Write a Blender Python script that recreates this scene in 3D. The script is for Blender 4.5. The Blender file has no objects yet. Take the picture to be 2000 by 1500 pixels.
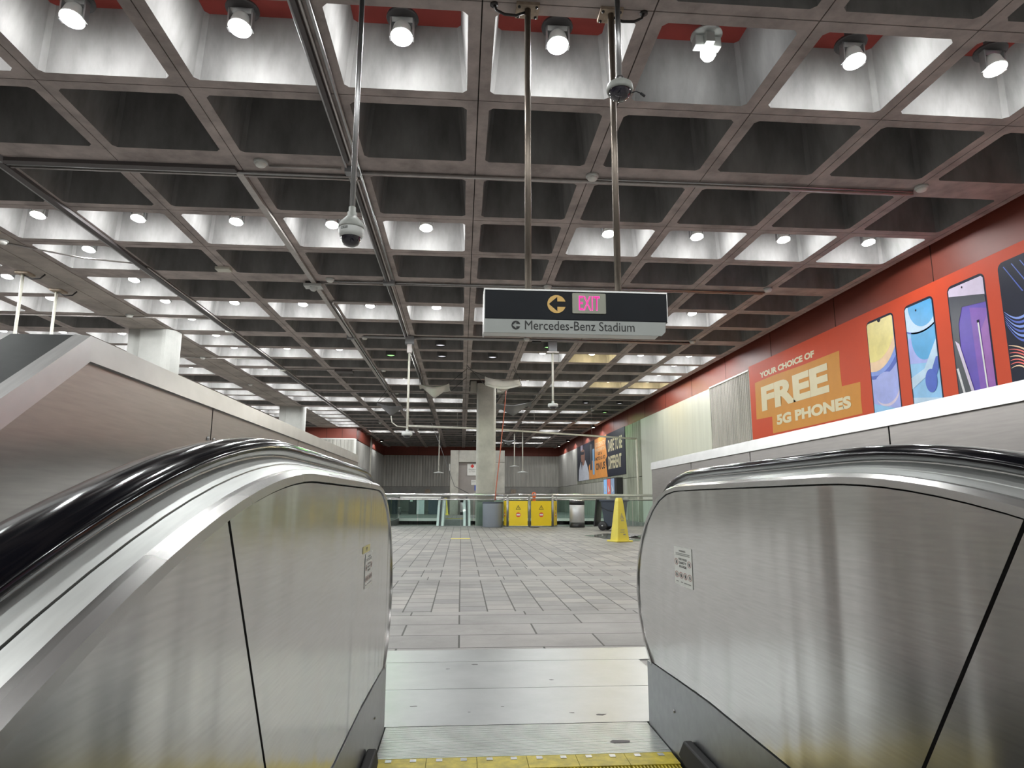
import bpy, bmesh, math, random
from math import sin, cos, pi, radians, sqrt
from mathutils import Vector, Matrix
random.seed(7)
SC = bpy.context.scene
COL = SC.collection

# ------------------------------------------------------------------ camera, world, exposure
EYE = .92                      # lens height above the landing floor
F, YAW, PIT, ROL = 1288.46, .07525, .17398, .00272
def cam_axes():
    cy, sy, cp, sp, cr, sr = cos(YAW), sin(YAW), cos(PIT), sin(PIT), cos(ROL), sin(ROL)
    f = Vector((sy*cp, cy*cp, sp)); r = Vector((cy, -sy, 0)); u = r.cross(f)
    return r*cr+u*sr, u*cr-r*sr, f
_r, _u, _f = cam_axes()
cd = bpy.data.cameras.new('camera'); cam = bpy.data.objects.new('camera', cd); COL.objects.link(cam)
cd.sensor_fit = 'HORIZONTAL'; cd.sensor_width = 36; cd.lens = F*36/2000; cd.clip_start = .02; cd.clip_end = 200
M = Matrix((_r, _u, -_f)).transposed().to_4x4(); M.translation = (0, 0, EYE); cam.matrix_world = M
SC.camera = cam
w = bpy.data.worlds.new('world'); SC.world = w; w.use_nodes = True
w.node_tree.nodes['Background'].inputs[0].default_value = (.62, .66, .7, 1)
w.node_tree.nodes['Background'].inputs[1].default_value = .05
VS = SC.view_settings
VS.view_transform = 'Standard'; VS.look = 'None'; VS.gamma = 1; VS.exposure = 0.04; VS.use_curve_mapping = False
LAMP_W = 8.0                  # downward beam of every ceiling flood lamp
SPILL_W = 72.0                 # its weaker light to the sides, from the lens rim
LAMP_COL = (.97, .985, .985)
SC.cycles.max_bounces = 8; SC.cycles.diffuse_bounces = 5; SC.cycles.glossy_bounces = 4
SC.cycles.sample_clamp_indirect = 6.0; SC.cycles.caustics_reflective = False; SC.cycles.caustics_refractive = False

# ------------------------------------------------------------------ materials
def nt(name):
    m = bpy.data.materials.new(name); m.use_nodes = True
    t = m.node_tree; return m, t, t.nodes, t.links, t.nodes['Principled BSDF']
def mk(name, col, rough=.6, metal=0., var=.12, scale=3., stretch=(1,1,1), bump=0., bscale=60., coat=0., aniso=0., rvar=0., spec=.5):
    m, t, N, L, P = nt(name)
    P.inputs['Roughness'].default_value = rough; P.inputs['Metallic'].default_value = metal
    P.inputs['Specular IOR Level'].default_value = spec
    P.inputs['Coat Weight'].default_value = coat
    tc = N.new('ShaderNodeTexCoord'); mp = N.new('ShaderNodeMapping'); mp.inputs['Scale'].default_value = stretch
    L.new(tc.outputs['Object'], mp.inputs[0])
    n = N.new('ShaderNodeTexNoise'); n.inputs['Scale'].default_value = scale; n.inputs['Detail'].default_value = 6; n.inputs['Roughness'].default_value = .62
    L.new(mp.outputs[0], n.inputs['Vector'])
    r = N.new('ShaderNodeValToRGB'); r.color_ramp.elements[0].position = .3; r.color_ramp.elements[1].position = .7
    r.color_ramp.elements[0].color = tuple(c*(1-var) for c in col)+(1,); r.color_ramp.elements[1].color = tuple(min(1, c*(1+var)) for c in col)+(1,)
    L.new(n.outputs['Fac'], r.inputs[0]); L.new(r.outputs[0], P.inputs['Base Color'])
    if rvar:
        mr = N.new('ShaderNodeMapRange'); mr.inputs[3].default_value = rough-rvar; mr.inputs[4].default_value = rough+rvar
        L.new(n.outputs['Fac'], mr.inputs[0]); L.new(mr.outputs[0], P.inputs['Roughness'])
    if bump:
        n2 = N.new('ShaderNodeTexNoise'); n2.inputs['Scale'].default_value = bscale; n2.inputs['Detail'].default_value = 5
        L.new(mp.outputs[0], n2.inputs['Vector'])
        b = N.new('ShaderNodeBump'); b.inputs['Strength'].default_value = bump; b.inputs['Distance'].default_value = .02
        L.new(n2.outputs['Fac'], b.inputs['Height']); L.new(b.outputs[0], P.inputs['Normal'])
    return m
def emit(name, col, strength):
    m, t, N, L, P = nt(name)
    P.inputs['Base Color'].default_value = (0, 0, 0, 1)
    P.inputs['Emission Color'].default_value = (*col, 1); P.inputs['Emission Strength'].default_value = strength
    return m
def fluted(name, col, per_m, axis, bump=.8, var=.2, gran=40):
    """concrete with vertical flutes running up the wall; axis = the horizontal direction (0 = X, 1 = Y)"""
    m, t, N, L, P = nt(name); P.inputs['Roughness'].default_value = .85
    tc = N.new('ShaderNodeTexCoord'); sp = N.new('ShaderNodeSeparateXYZ'); L.new(tc.outputs['Object'], sp.inputs[0])
    no = N.new('ShaderNodeTexNoise'); no.inputs['Scale'].default_value = gran; no.inputs['Detail'].default_value = 4; L.new(tc.outputs['Object'], no.inputs['Vector'])
    mu = N.new('ShaderNodeMath'); mu.operation = 'MULTIPLY'; mu.inputs[1].default_value = per_m*2*pi; L.new(sp.outputs[axis], mu.inputs[0])
    ad = N.new('ShaderNodeMath'); ad.operation = 'MULTIPLY_ADD'; ad.inputs[1].default_value = 1.6; L.new(no.outputs['Fac'], ad.inputs[0]); L.new(mu.outputs[0], ad.inputs[2])
    si = N.new('ShaderNodeMath'); si.operation = 'SINE'; L.new(ad.outputs[0], si.inputs[0])
    rp = N.new('ShaderNodeMapRange'); rp.inputs[1].default_value = -1; rp.inputs[2].default_value = .2; L.new(si.outputs[0], rp.inputs[0])
    mp = N.new('ShaderNodeMapping'); mp.inputs['Scale'].default_value = (2, 2, .25); L.new(tc.outputs['Object'], mp.inputs[0])
    n2 = N.new('ShaderNodeTexNoise'); n2.inputs['Scale'].default_value = 2; n2.inputs['Detail'].default_value = 6; L.new(mp.outputs[0], n2.inputs['Vector'])
    r = N.new('ShaderNodeValToRGB'); r.color_ramp.elements[0].position = .3; r.color_ramp.elements[1].position = .7
    r.color_ramp.elements[0].color = tuple(c*(1-var) for c in col)+(1,); r.color_ramp.elements[1].color = tuple(c*(1+var) for c in col)+(1,)
    L.new(n2.outputs['Fac'], r.inputs[0]); L.new(r.outputs[0], P.inputs['Base Color'])
    h = N.new('ShaderNodeMath'); h.operation = 'MULTIPLY_ADD'; h.inputs[1].default_value = .5; L.new(no.outputs['Fac'], h.inputs[0]); L.new(rp.outputs[0], h.inputs[2])
    b = N.new('ShaderNodeBump'); b.inputs['Strength'].default_value = bump; b.inputs['Distance'].default_value = .04
    L.new(h.outputs[0], b.inputs['Height']); L.new(b.outputs[0], P.inputs['Normal'])
    return m
def paving(name, c1, c2, mortar, bw, rh, lengthwise, msize=.006, shuffle=True):
    m, t, N, L, P = nt(name); P.inputs['Roughness'].default_value = .55; P.inputs['Specular IOR Level'].default_value = .4
    tc = N.new('ShaderNodeTexCoord'); sp = N.new('ShaderNodeSeparateXYZ'); L.new(tc.outputs['Object'], sp.inputs[0])
    a, b = (1, 0) if lengthwise else (0, 1)     # a = along the course, b = across it
    dv = N.new('ShaderNodeMath'); dv.operation = 'DIVIDE'; dv.inputs[1].default_value = rh; L.new(sp.outputs[b], dv.inputs[0])
    fl = N.new('ShaderNodeMath'); fl.operation = 'FLOOR'; L.new(dv.outputs[0], fl.inputs[0])
    wn = N.new('ShaderNodeTexWhiteNoise'); wn.noise_dimensions = '1D'; L.new(fl.outputs[0], wn.inputs['W'])
    ma = N.new('ShaderNodeMath'); ma.operation = 'MULTIPLY_ADD'; ma.inputs[1].default_value = 9.37 if shuffle else 0; L.new(wn.outputs['Value'], ma.inputs[0]); L.new(sp.outputs[a], ma.inputs[2])
    cb = N.new('ShaderNodeCombineXYZ'); L.new(ma.outputs[0], cb.inputs[0]); L.new(sp.outputs[b], cb.inputs[1])
    br = N.new('ShaderNodeTexBrick'); br.inputs['Scale'].default_value = 1; br.inputs['Brick Width'].default_value = bw; br.inputs['Row Height'].default_value = rh
    br.inputs['Mortar Size'].default_value = msize; br.inputs['Mortar Smooth'].default_value = .15; br.offset = 0 if shuffle else .42; br.offset_frequency = 2
    br.inputs['Color1'].default_value = (*c1, 1); br.inputs['Color2'].default_value = (*c2, 1); br.inputs['Mortar'].default_value = (*mortar, 1)
    L.new(cb.outputs[0], br.inputs['Vector'])
    n = N.new('ShaderNodeTexNoise'); n.inputs['Scale'].default_value = 1.1; n.inputs['Detail'].default_value = 8; n.inputs['Roughness'].default_value = .7; L.new(tc.outputs['Object'], n.inputs['Vector'])
    mr = N.new('ShaderNodeMapRange'); mr.inputs[1].default_value = .3; mr.inputs[2].default_value = .7; mr.inputs[3].default_value = .7; mr.inputs[4].default_value = 1.16; L.new(n.outputs['Fac'], mr.inputs[0])
    mx = N.new('ShaderNodeMix'); mx.data_type = 'RGBA'; mx.blend_type = 'MULTIPLY'; mx.inputs[0].default_value = 1
    L.new(br.outputs['Color'], mx.inputs[6]); L.new(mr.outputs[0], mx.inputs[7]); L.new(mx.outputs[2], P.inputs['Base Color'])
    n3 = N.new('ShaderNodeTexNoise'); n3.inputs['Scale'].default_value = 90; L.new(tc.outputs['Object'], n3.inputs['Vector'])
    hh = N.new('ShaderNodeMath'); hh.operation = 'MULTIPLY_ADD'; hh.inputs[1].default_value = -1.5; L.new(br.outputs['Fac'], hh.inputs[0]); L.new(n3.outputs['Fac'], hh.inputs[2])
    bu = N.new('ShaderNodeBump'); bu.inputs['Strength'].default_value = .35; bu.inputs['Distance'].default_value = .008; L.new(hh.outputs[0], bu.inputs['Height']); L.new(bu.outputs[0], P.inputs['Normal'])
    return m
def steel(name, col, rough, streak=(1, 1, 1), wav=.04, wscale=2.5, aniso=.0, rvar=.06, wst=(1, 1, 1)):
    """brushed sheet: fine brush lines in the gloss and a slow waviness of the sheet"""
    m, t, N, L, P = nt(name); P.inputs['Metallic'].default_value = 1; P.inputs['Roughness'].default_value = rough
    tc = N.new('ShaderNodeTexCoord'); mp = N.new('ShaderNodeMapping'); mp.inputs['Scale'].default_value = streak; L.new(tc.outputs['Object'], mp.inputs[0])
    n = N.new('ShaderNodeTexNoise'); n.inputs['Scale'].default_value = 30; n.inputs['Detail'].default_value = 4; L.new(mp.outputs[0], n.inputs['Vector'])
    g = N.new('ShaderNodeTexNoise'); g.inputs['Scale'].default_value = 1.6; g.inputs['Detail'].default_value = 1; L.new(tc.outputs['Object'], g.inputs['Vector'])
    mr = N.new('ShaderNodeMapRange'); mr.inputs[1].default_value = .05; mr.inputs[2].default_value = .95; mr.inputs[3].default_value = rough-rvar; mr.inputs[4].default_value = rough+rvar
    L.new(g.outputs['Fac'], mr.inputs[0]); L.new(mr.outputs[0], P.inputs['Roughness'])
    r = N.new('ShaderNodeValToRGB'); r.color_ramp.elements[0].position = .3; r.color_ramp.elements[1].position = .7
    r.color_ramp.elements[0].color = tuple(c*.93 for c in col)+(1,); r.color_ramp.elements[1].color = tuple(min(1, c*1.06) for c in col)+(1,)
    L.new(n.outputs['Fac'], r.inputs[0]); L.new(r.outputs[0], P.inputs['Base Color'])
    w_ = N.new('ShaderNodeTexNoise'); w_.inputs['Scale'].default_value = wscale; w_.inputs['Detail'].default_value = 1; wm = N.new('ShaderNodeMapping'); wm.inputs['Scale'].default_value = wst; L.new(tc.outputs['Object'], wm.inputs[0]); L.new(wm.outputs[0], w_.inputs['Vector'])
    b = N.new('ShaderNodeBump'); b.inputs['Strength'].default_value = 1; b.inputs['Distance'].default_value = wav; L.new(w_.outputs['Fac'], b.inputs['Height']); L.new(b.outputs[0], P.inputs['Normal'])
    if aniso: P.inputs['Anisotropic'].default_value = aniso
    return m
def glassmat(name, col, rough=.02):
    m, t, N, L, P = nt(name)
    out = N['Material Output']; N.remove(P)
    tr = N.new('ShaderNodeBsdfTransparent'); tr.inputs[0].default_value = (*col, 1)
    gl = N.new('ShaderNodeBsdfGlossy'); gl.inputs['Roughness'].default_value = rough
    fr = N.new('ShaderNodeFresnel'); fr.inputs[0].default_value = 1.3
    mx = N.new('ShaderNodeMixShader'); L.new(fr.outputs[0], mx.inputs[0]); L.new(tr.outputs[0], mx.inputs[1]); L.new(gl.outputs[0], mx.inputs[2]); L.new(mx.outputs[0], out.inputs[0])
    return m

MT = dict(
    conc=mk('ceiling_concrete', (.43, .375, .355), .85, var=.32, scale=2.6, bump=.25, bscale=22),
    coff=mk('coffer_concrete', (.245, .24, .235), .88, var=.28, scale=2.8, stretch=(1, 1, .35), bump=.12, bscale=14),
    groove=mk('joint_shadow_filler', (.05, .045, .04), .95),
    cofftop=mk('coffer_red_lid', (.3, .045, .035), .7),
    beam=mk('beam_concrete', (.42, .375, .34), .85, var=.34, scale=1.4, bump=.3, bscale=18),
    column=mk('column_concrete', (.48, .47, .42), .85, var=.22, scale=1.3, bump=.3, bscale=25),
    colpaint=mk('pale_painted_concrete', (.46, .465, .44), .75, var=.12, scale=1.6, bump=.2),
    fascia=mk('red_enamel_panel', (.24, .055, .036), .5, var=.15, scale=.8, spec=.5),
    seam=mk('dark_seam', (.03, .012, .01), .8),
    cream=mk('cream_painted_panel', (.62, .64, .56), .5, var=.07, scale=1.2, stretch=(3, 3, .25)),
    greenconc=mk('greenish_stained_concrete', (.33, .34, .27), .85, var=.38, scale=2.6, stretch=(2.5, 2.5, .3), bump=.3),  # greenish concrete with darker upright streaks
    plainconc=mk('plain_wall_concrete', (.42, .42, .37), .85, var=.25, scale=2., stretch=(2, 2, .3), bump=.25),
    lowconc=mk('low_band_concrete', (.36, .355, .33), .88, var=.2, scale=1.6, bump=.25),
    flutR=fluted('fluted_side_wall', (.58, .57, .53), 7, 1),
    flutB=fluted('fluted_back_wall', (.56, .55, .5), 4.5, 0),
    chip=fluted('hammered_rib_concrete', (.52, .5, .46), 8.5, 1, bump=1., gran=55),
    chip2=fluted('rough_rib_concrete', (.47, .45, .41), 8.5, 1, bump=1., gran=25),
    white=mk('white_paint', (.8, .8, .76), .45, var=.04),
    offwhite=mk('off_white_pipe', (.72, .71, .62), .45, var=.1, scale=6),
    galv=mk('galvanised_steel', (.4, .4, .4), .35, 1., var=.1, scale=12),
    galvd=mk('painted_conduit', (.5, .47, .45), .45, .6, var=.12, scale=9),
    trunk=mk('dark_cable_trunking', (.1, .09, .09), .6, var=.1),
    black=mk('black_plastic', (.02, .02, .022), .4, var=.1),
    blackm=mk('black_metal', (.025, .022, .022), .5, var=.2),
    rust=mk('rust_spotted_plate', (.42, .34, .26), .6, .3, var=.35, scale=14),
    rod=mk('worn_sign_rod', (.2, .17, .14), .38, .7, var=.35, scale=9, stretch=(1, 1, .3)),
    camgrey=mk('grey_camera_housing', (.3, .315, .29), .5, var=.12, scale=15),
    camwhite=mk('white_camera_ring', (.58, .6, .58), .4, var=.04),
    dome=mk('smoked_dome', (.012, .01, .018), .08, var=.1, coat=1),
    lens=emit('lit_lamp_lens', (.95, 1, .95), 14.),
    lensg=emit('green_lit_lens', (.45, 1, .35), 1.3),
    lensw=emit('soft_lit_lens', (.9, .9, .95), .9),
    lensy=emit('warm_lit_lens', (1, .9, .65), 24.),
    panel=steel('balustrade_steel', (.64, .635, .62), .21, (.3, .3, 6), wav=.009, wscale=7, wst=(1, 1, .08), rvar=.03),
    trim=steel('bright_trim_steel', (.56, .555, .54), .27, (6, .4, .4), wav=.002),
    deck=steel('deck_steel', (.66, .68, .66), .38, (6, .4, .4), wav=.002),
    parapet=steel('parapet_steel', (.4, .378, .36), .36, (.4, .4, 6), wav=.008, wscale=1.6, wst=(1, 1, .3)),
    cap=steel('cap_rail_steel', (.5, .5, .49), .34, (6, .5, .5), wav=.002),
    slab=steel('dark_cap_sheet', (.09, .1, .098), .3, (2, 2, 2), wav=.004),
    skirt=steel('dark_skirt_steel', (.26, .27, .275), .38, (1, 1, 1), wav=.002),
    rubber=mk('black_handrail_rubber', (.004, .004, .006), .1, var=.2, scale=20, spec=.2),
    brush=mk('black_brush', (.012, .012, .012), .7),
    plate=mk('aluminium_landing_plate', (.36, .37, .367), .36, .8, var=.16, scale=3.2, rvar=.12),
    plateg=mk('ribbed_landing_plate', (.55, .56, .55), .36, .85, var=.16, scale=7, rvar=.1),
    yellow=mk('yellow_comb_paint', (.62, .5, .04), .5, var=.3, scale=18),
    step=mk('step_tread_metal', (.3, .3, .3), .5, .6, var=.15),
    ybright=mk('bright_yellow_plastic', (.86, .62, .02), .4, var=.04),
    ycone=mk('yellow_cone_plastic', (.82, .7, .1), .45, var=.08),
    orange=mk('orange_post_plastic', (.9, .2, .08), .45, var=.04),
    redd=mk('red_sign_print', (.72, .05, .04), .5, var=.02),
    ink=mk('black_print', (.02, .02, .02), .5, var=.05),
    grayink=mk('grey_print', (.3, .3, .28), .6, var=.05),
    greybin=mk('blue_grey_plastic', (.27, .3, .35), .45, var=.05, scale=2),
    cart=mk('dark_slate_plastic', (.055, .068, .095), .45, var=.1),
    silver=mk('silver_bin_sheet', (.62, .62, .64), .42, .55, var=.06, scale=4),
    chrome=steel('polished_rail', (.82, .82, .8), .18, (6, 1, 1), wav=.0),
    stain=mk('far_escalator_steel', (.8, .84, .83), .45, .4, var=.08),
    glass=glassmat('pale_green_glass', (.84, .93, .9)),
    tarp=mk('pale_tarp', (.68, .65, .6), .7, var=.06, scale=4),
    tarpg=mk('grey_tarp', (.3, .3, .31), .7, var=.06, scale=4),
    hose=mk('red_hose', (.5, .13, .07), .5),
    cord=mk('dark_cord', (.04, .04, .04), .7),
    wire=mk('thin_wire', (.35, .34, .32), .5, .5),
    slabA=paving('large_slab_paving', (.36, .345, .33), (.3, .292, .28), (.06, .055, .05), .93, .4, False, .007, False),
    paveA=paving('narrow_stone_paving', (.38, .36, .338), (.26, .255, .25), (.055, .05, .045), .25, .235, True, .0065),
    paveB=paving('cross_course_paving', (.38, .365, .35), (.31, .302, .29), (.07, .065, .06), .9, .4, False, .006, False),
    puddle=mk('wet_patch', (.25, .235, .22), .35, var=.3, scale=5, coat=1),
    signblack=mk('sign_black_face', (.013, .016, .02), .5, var=.1, spec=.2),
    signgrey=mk('sign_grey_face', (.42, .45, .43), .45, var=.05),
    signedge=mk('sign_edge_metal', (.75, .76, .74), .35, .5, var=.05),
    gold=mk('gold_sign_print', (.8, .52, .16), .45, var=.05),
    exitpl=mk('exit_plate_grey', (.36, .37, .3), .45, var=.06),
    exitled=emit('exit_pink_light', (1, .015, .4), 1.2),
    exitpink=mk('exit_letter_pink', (.8, .1, .33), .4, var=.04),
    exithalo=emit('exit_letter_edge', (1, .18, .55), 1.1),
    wallgrey=mk('grey_side_wall', (.5, .5, .48), .8, var=.15, scale=1),
    lowdark=mk('lower_level_floor', (.4, .4, .39), .7),
    doorp=mk('taupe_door', (.34, .31, .29), .55, var=.06),
    paper=mk('sticker_white', (.85, .86, .8), .5, var=.03),
    stickpink=mk('sticker_pictogram_ring', (.5, .3, .27), .5),
    stickyel=mk('sticker_yellow', (.75, .68, .3), .5),
    boxgrey=mk('grey_box', (.3, .31, .32), .5, var=.05),
    # printed poster inks
    p_red=mk('poster_red', (.62, .075, .028), .55, var=.03, spec=.25), p_or=mk('poster_orange', (.66, .29, .055), .55, var=.04, spec=.25), p_cream=mk('poster_cream', (.74, .66, .44), .5, var=.03),
    p_navy=mk('poster_navy', (.014, .017, .036), .5, spec=.2), p_yel=mk('print_yellow', (.86, .74, .26), .35), p_peach=mk('print_peach', (.88, .62, .4), .35),
    p_b1=mk('print_deep_blue', (.05, .11, .55), .35), p_b2=mk('print_mid_blue', (.2, .32, .82), .35), p_b3=mk('print_periwinkle', (.36, .42, .85), .35), p_b4=mk('print_sky', (.27, .55, .86), .35),
    p_b5=mk('print_cyan', (.06, .36, .7), .35), p_b6=mk('print_pale_blue', (.5, .68, .86), .35), p_lil=mk('print_lilac', (.66, .58, .74), .35), p_pur=mk('print_purple', (.2, .07, .44), .35),
    p_pur2=mk('print_violet', (.11, .06, .46), .35), p_grey=mk('print_slate', (.05, .055, .075), .35), p_silver=mk('print_silver', (.7, .7, .72), .35),
    p_magenta=mk('print_magenta', (.3, .1, .42), .35), p_coral=mk('print_coral', (.85, .14, .12), .35), p_or2=mk('poster_bright_orange', (.92, .36, .07), .42),
    p_white=mk('print_white', (.72, .76, .86), .45), p_skin=mk('print_skin', (.36, .16, .11), .45), p_pale=mk('print_pale_cream', (.95, .68, .4), .45),
)
for k in ('scr1', 'scr2', 'scr3'): pass
MT['scr1'] = emit('screen_blue', (.25, .5, .85), .9); MT['scr2'] = emit('screen_red', (.75, .16, .13), .8); MT['scr3'] = emit('screen_mixed', (.3, .42, .6), .7)

# ------------------------------------------------------------------ builders
ORG = {}
class MB:
    def __init__(s): s.b = bmesh.new(); s.mi = 0
    def face(s, pts):
        try:
            f = s.b.faces.new([s.b.verts.new(p) for p in pts]); f.material_index = s.mi; return f
        except ValueError: return None
    def box(s, x0, x1, y0, y1, z0, z1, rot=None, c=None):
        P = [(x0,y0,z0),(x1,y0,z0),(x1,y1,z0),(x0,y1,z0),(x0,y0,z1),(x1,y0,z1),(x1,y1,z1),(x0,y1,z1)]
        if rot is not None:
            R_ = Matrix.Rotation(rot, 3, 'Z'); c = Vector(c); P = [R_@(Vector(p)-c)+c for p in P]
        v = [s.b.verts.new(p) for p in P]
        for q in ((0,3,2,1),(4,5,6,7),(0,1,5,4),(1,2,6,5),(2,3,7,6),(3,0,4,7)):
            s.b.faces.new([v[i] for i in q]).material_index = s.mi
        return s
    def prism(s, pts, off):
        """closed polygon of 3-D points, pushed along off"""
        off = Vector(off); a = [s.b.verts.new(p) for p in pts]; c = [s.b.verts.new(Vector(p)+off) for p in pts]; n = len(a)
        s.b.faces.new(a).material_index = s.mi; s.b.faces.new(c[::-1]).material_index = s.mi
        for i in range(n): s.b.faces.new((a[i], c[i], c[(i+1)%n], a[(i+1)%n])).material_index = s.mi
        return s
    def tube(s, pts, r, n=10, cap=True):
        pts = [Vector(p) for p in pts]; rings = []
        up = None
        for i, p in enumerate(pts):
            d = (pts[min(i+1, len(pts)-1)]-pts[max(i-1, 0)]).normalized()
            if up is None:
                up = Vector((0, 0, 1)) if abs(d.z) < .9 else Vector((1, 0, 0))
            a = d.cross(up).normalized(); b = a.cross(d).normalized(); up = b
            rr = r[i] if isinstance(r, (list, tuple)) else r
            rings.append([s.b.verts.new(p+a*(rr*cos(2*pi*k/n))+b*(rr*sin(2*pi*k/n))) for k in range(n)])
        for A, B in zip(rings, rings[1:]):
            for k in range(n):
                f = s.b.faces.new((A[k], A[(k+1)%n], B[(k+1)%n], B[k])); f.smooth = True; f.material_index = s.mi
        if cap:
            s.b.faces.new(rings[0][::-1]).material_index = s.mi; s.b.faces.new(rings[-1]).material_index = s.mi
        return s
    def lathe(s, prof, c, n=24, axis=None, smooth=True):
        """profile of (radius, height) turned about an axis (default z) through c"""
        c = Vector(c); ax = Vector(axis).normalized() if axis else Vector((0, 0, 1))
        q = Vector((0, 0, 1)).rotation_difference(ax); rings = []
        for r, h in prof:
            if r < 1e-6: rings.append([s.b.verts.new(c+q@Vector((0, 0, h)))])
            else: rings.append([s.b.verts.new(c+q@Vector((r*cos(2*pi*k/n), r*sin(2*pi*k/n), h))) for k in range(n)])
        for A, B in zip(rings, rings[1:]):
            for k in range(n):
                k2 = (k+1)%n
                if len(A) == 1 and len(B) == 1: continue
                if len(A) == 1: f = s.b.faces.new((A[0], B[k2], B[k]))
                elif len(B) == 1: f = s.b.faces.new((A[k], A[k2], B[0]))
                else: f = s.b.faces.new((A[k], A[k2], B[k2], B[k]))
                f.smooth = smooth; f.material_index = s.mi
        return s
    def sweep(s, path, section, side, smooth=True, closed=False, ends=True, sharp=True):
        """path of (X0, Y, Z, nY, nZ); section of (outward, along normal); side = -1 left, +1 right"""
        rings = []
        for (X, Y, Z, ny, nz) in path:
            rings.append([s.b.verts.new((X+side*o, Y+ny*d, Z+nz*d)) for o, d in section])
        m = len(section)
        for A, B in zip(rings, rings[1:]):
            for k in range(m if closed else m-1):
                f = s.b.faces.new((A[k], A[(k+1)%m], B[(k+1)%m], B[k])); f.smooth = smooth; f.material_index = s.mi
            if sharp:
                for k in range(m):
                    e = s.b.edges.get((A[k], B[k]))
                    if e: e.smooth = False
        if closed and ends:
            s.b.faces.new(rings[0]); s.b.faces.new(rings[-1][::-1])
        return s
    def build(s, name, mat, parent=None, bevel=0., mats=None, normals=True):
        if normals: bmesh.ops.recalc_face_normals(s.b, faces=s.b.faces)
        root = parent; o0 = Vector((0, 0, 0))
        if parent is not None: o0 = ORG.get(parent.name, Vector((0, 0, 0)))
        me = bpy.data.meshes.new(name)
        if o0.length: bmesh.ops.translate(s.b, verts=s.b.verts, vec=-o0)
        s.b.to_mesh(me); s.b.free()
        for m in (mats or [mat]): me.materials.append(m)
        o = bpy.data.objects.new(name, me); COL.objects.link(o)
        if parent is not None: o.parent = parent; ORG[o.name] = o0
        if bevel:
            bv = o.modifiers.new('bevel', 'BEVEL'); bv.width = bevel; bv.segments = 2; bv.limit_method = 'ANGLE'; bv.angle_limit = radians(40)
        return o
def tag(o, label, cat, group=None):
    o['label'] = label; o['category'] = cat
    if group: o['group'] = group
    return o
def thing(name, label, cat, loc, group=None):
    o = bpy.data.objects.new(name, None); COL.objects.link(o); o.location = loc; o.empty_display_size = .1
    ORG[o.name] = Vector(loc); return tag(o, label, cat, group)
def struct(o): o['kind'] = 'structure'; return o
def dup(root, loc, label, group=None):
    r = root.copy(); COL.objects.link(r); r.location = loc; r['label'] = label
    if group: r['group'] = group
    for ch in list(root.children):
        c = ch.copy(); COL.objects.link(c); c.parent = r
        for g in list(ch.children):
            d = g.copy(); COL.objects.link(d); d.parent = c
    return r
def text(body, name, mat, parent, bl, right, up, w, h, off=0., ext=.0015, label=None):
    """lettering fitted into a w x h box whose lower left corner is bl"""
    cu = bpy.data.curves.new(name, 'FONT'); cu.body = body; cu.size = 1; cu.offset = off; cu.resolution_u = 4
    t = bpy.data.objects.new(name, cu); COL.objects.link(t)
    dg = bpy.context.evaluated_depsgraph_get(); me = bpy.data.meshes.new_from_object(t.evaluated_get(dg))
    bpy.data.objects.remove(t); bpy.data.curves.remove(cu)
    xs = [v.co.x for v in me.vertices]; ys = [v.co.y for v in me.vertices]
    x0, x1, y0, y1 = min(xs), max(xs), min(ys), max(ys)
    right = Vector(right); up = Vector(up); nrm = right.cross(up).normalized(); bl = Vector(bl)
    o0 = ORG.get(parent.name, Vector((0, 0, 0)))
    for v in me.vertices:
        v.co = bl+right*((v.co.x-x0)/(x1-x0)*w)+up*((v.co.y-y0)/(y1-y0)*h)+nrm*ext-o0
    me.materials.append(mat); me.name = name
    o = bpy.data.objects.new(name, me); COL.objects.link(o); o.parent = parent; ORG[o.name] = o0
    return o
def clip(poly, a, b, c):
    """keep the side a*x+b*y <= c"""
    out = []
    for i, p in enumerate(poly):
        q = poly[(i+1) % len(poly)]; dp = a*p[0]+b*p[1]-c; dq = a*q[0]+b*q[1]-c
        if dp <= 0: out.append(p)
        if dp*dq < 0:
            t = dp/(dp-dq); out.append((p[0]+t*(q[0]-p[0]), p[1]+t*(q[1]-p[1])))
    return out
def cliprect(poly, x0, x1, y0, y1):
    for a, b, c in ((-1, 0, -x0), (1, 0, x1), (0, -1, -y0), (0, 1, y1)):
        poly = clip(poly, a, b, c)
        if len(poly) < 3: return []
    return poly
def rrect(x0, x1, y0, y1, r, n=5):
    P = []
    for cx, cy, a0 in ((x1-r, y1-r, 0), (x0+r, y1-r, 90), (x0+r, y0+r, 180), (x1-r, y0+r, 270)):
        for k in range(n+1):
            a = radians(a0+90*k/n); P.append((cx+r*cos(a), cy+r*sin(a)))
    return P
def ell(cx, cy, rx, ry, n=40): return [(cx+rx*cos(2*pi*k/n), cy+ry*sin(2*pi*k/n)) for k in range(n)]
ORD = ['first', 'second', 'third', 'fourth', 'fifth', 'sixth', 'seventh', 'eighth', 'ninth', 'tenth', 'eleventh', 'twelfth', 'thirteenth', 'fourteenth', 'fifteenth', 'sixteenth', 'seventeenth', 'eighteenth', 'nineteenth', 'twentieth']

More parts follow.
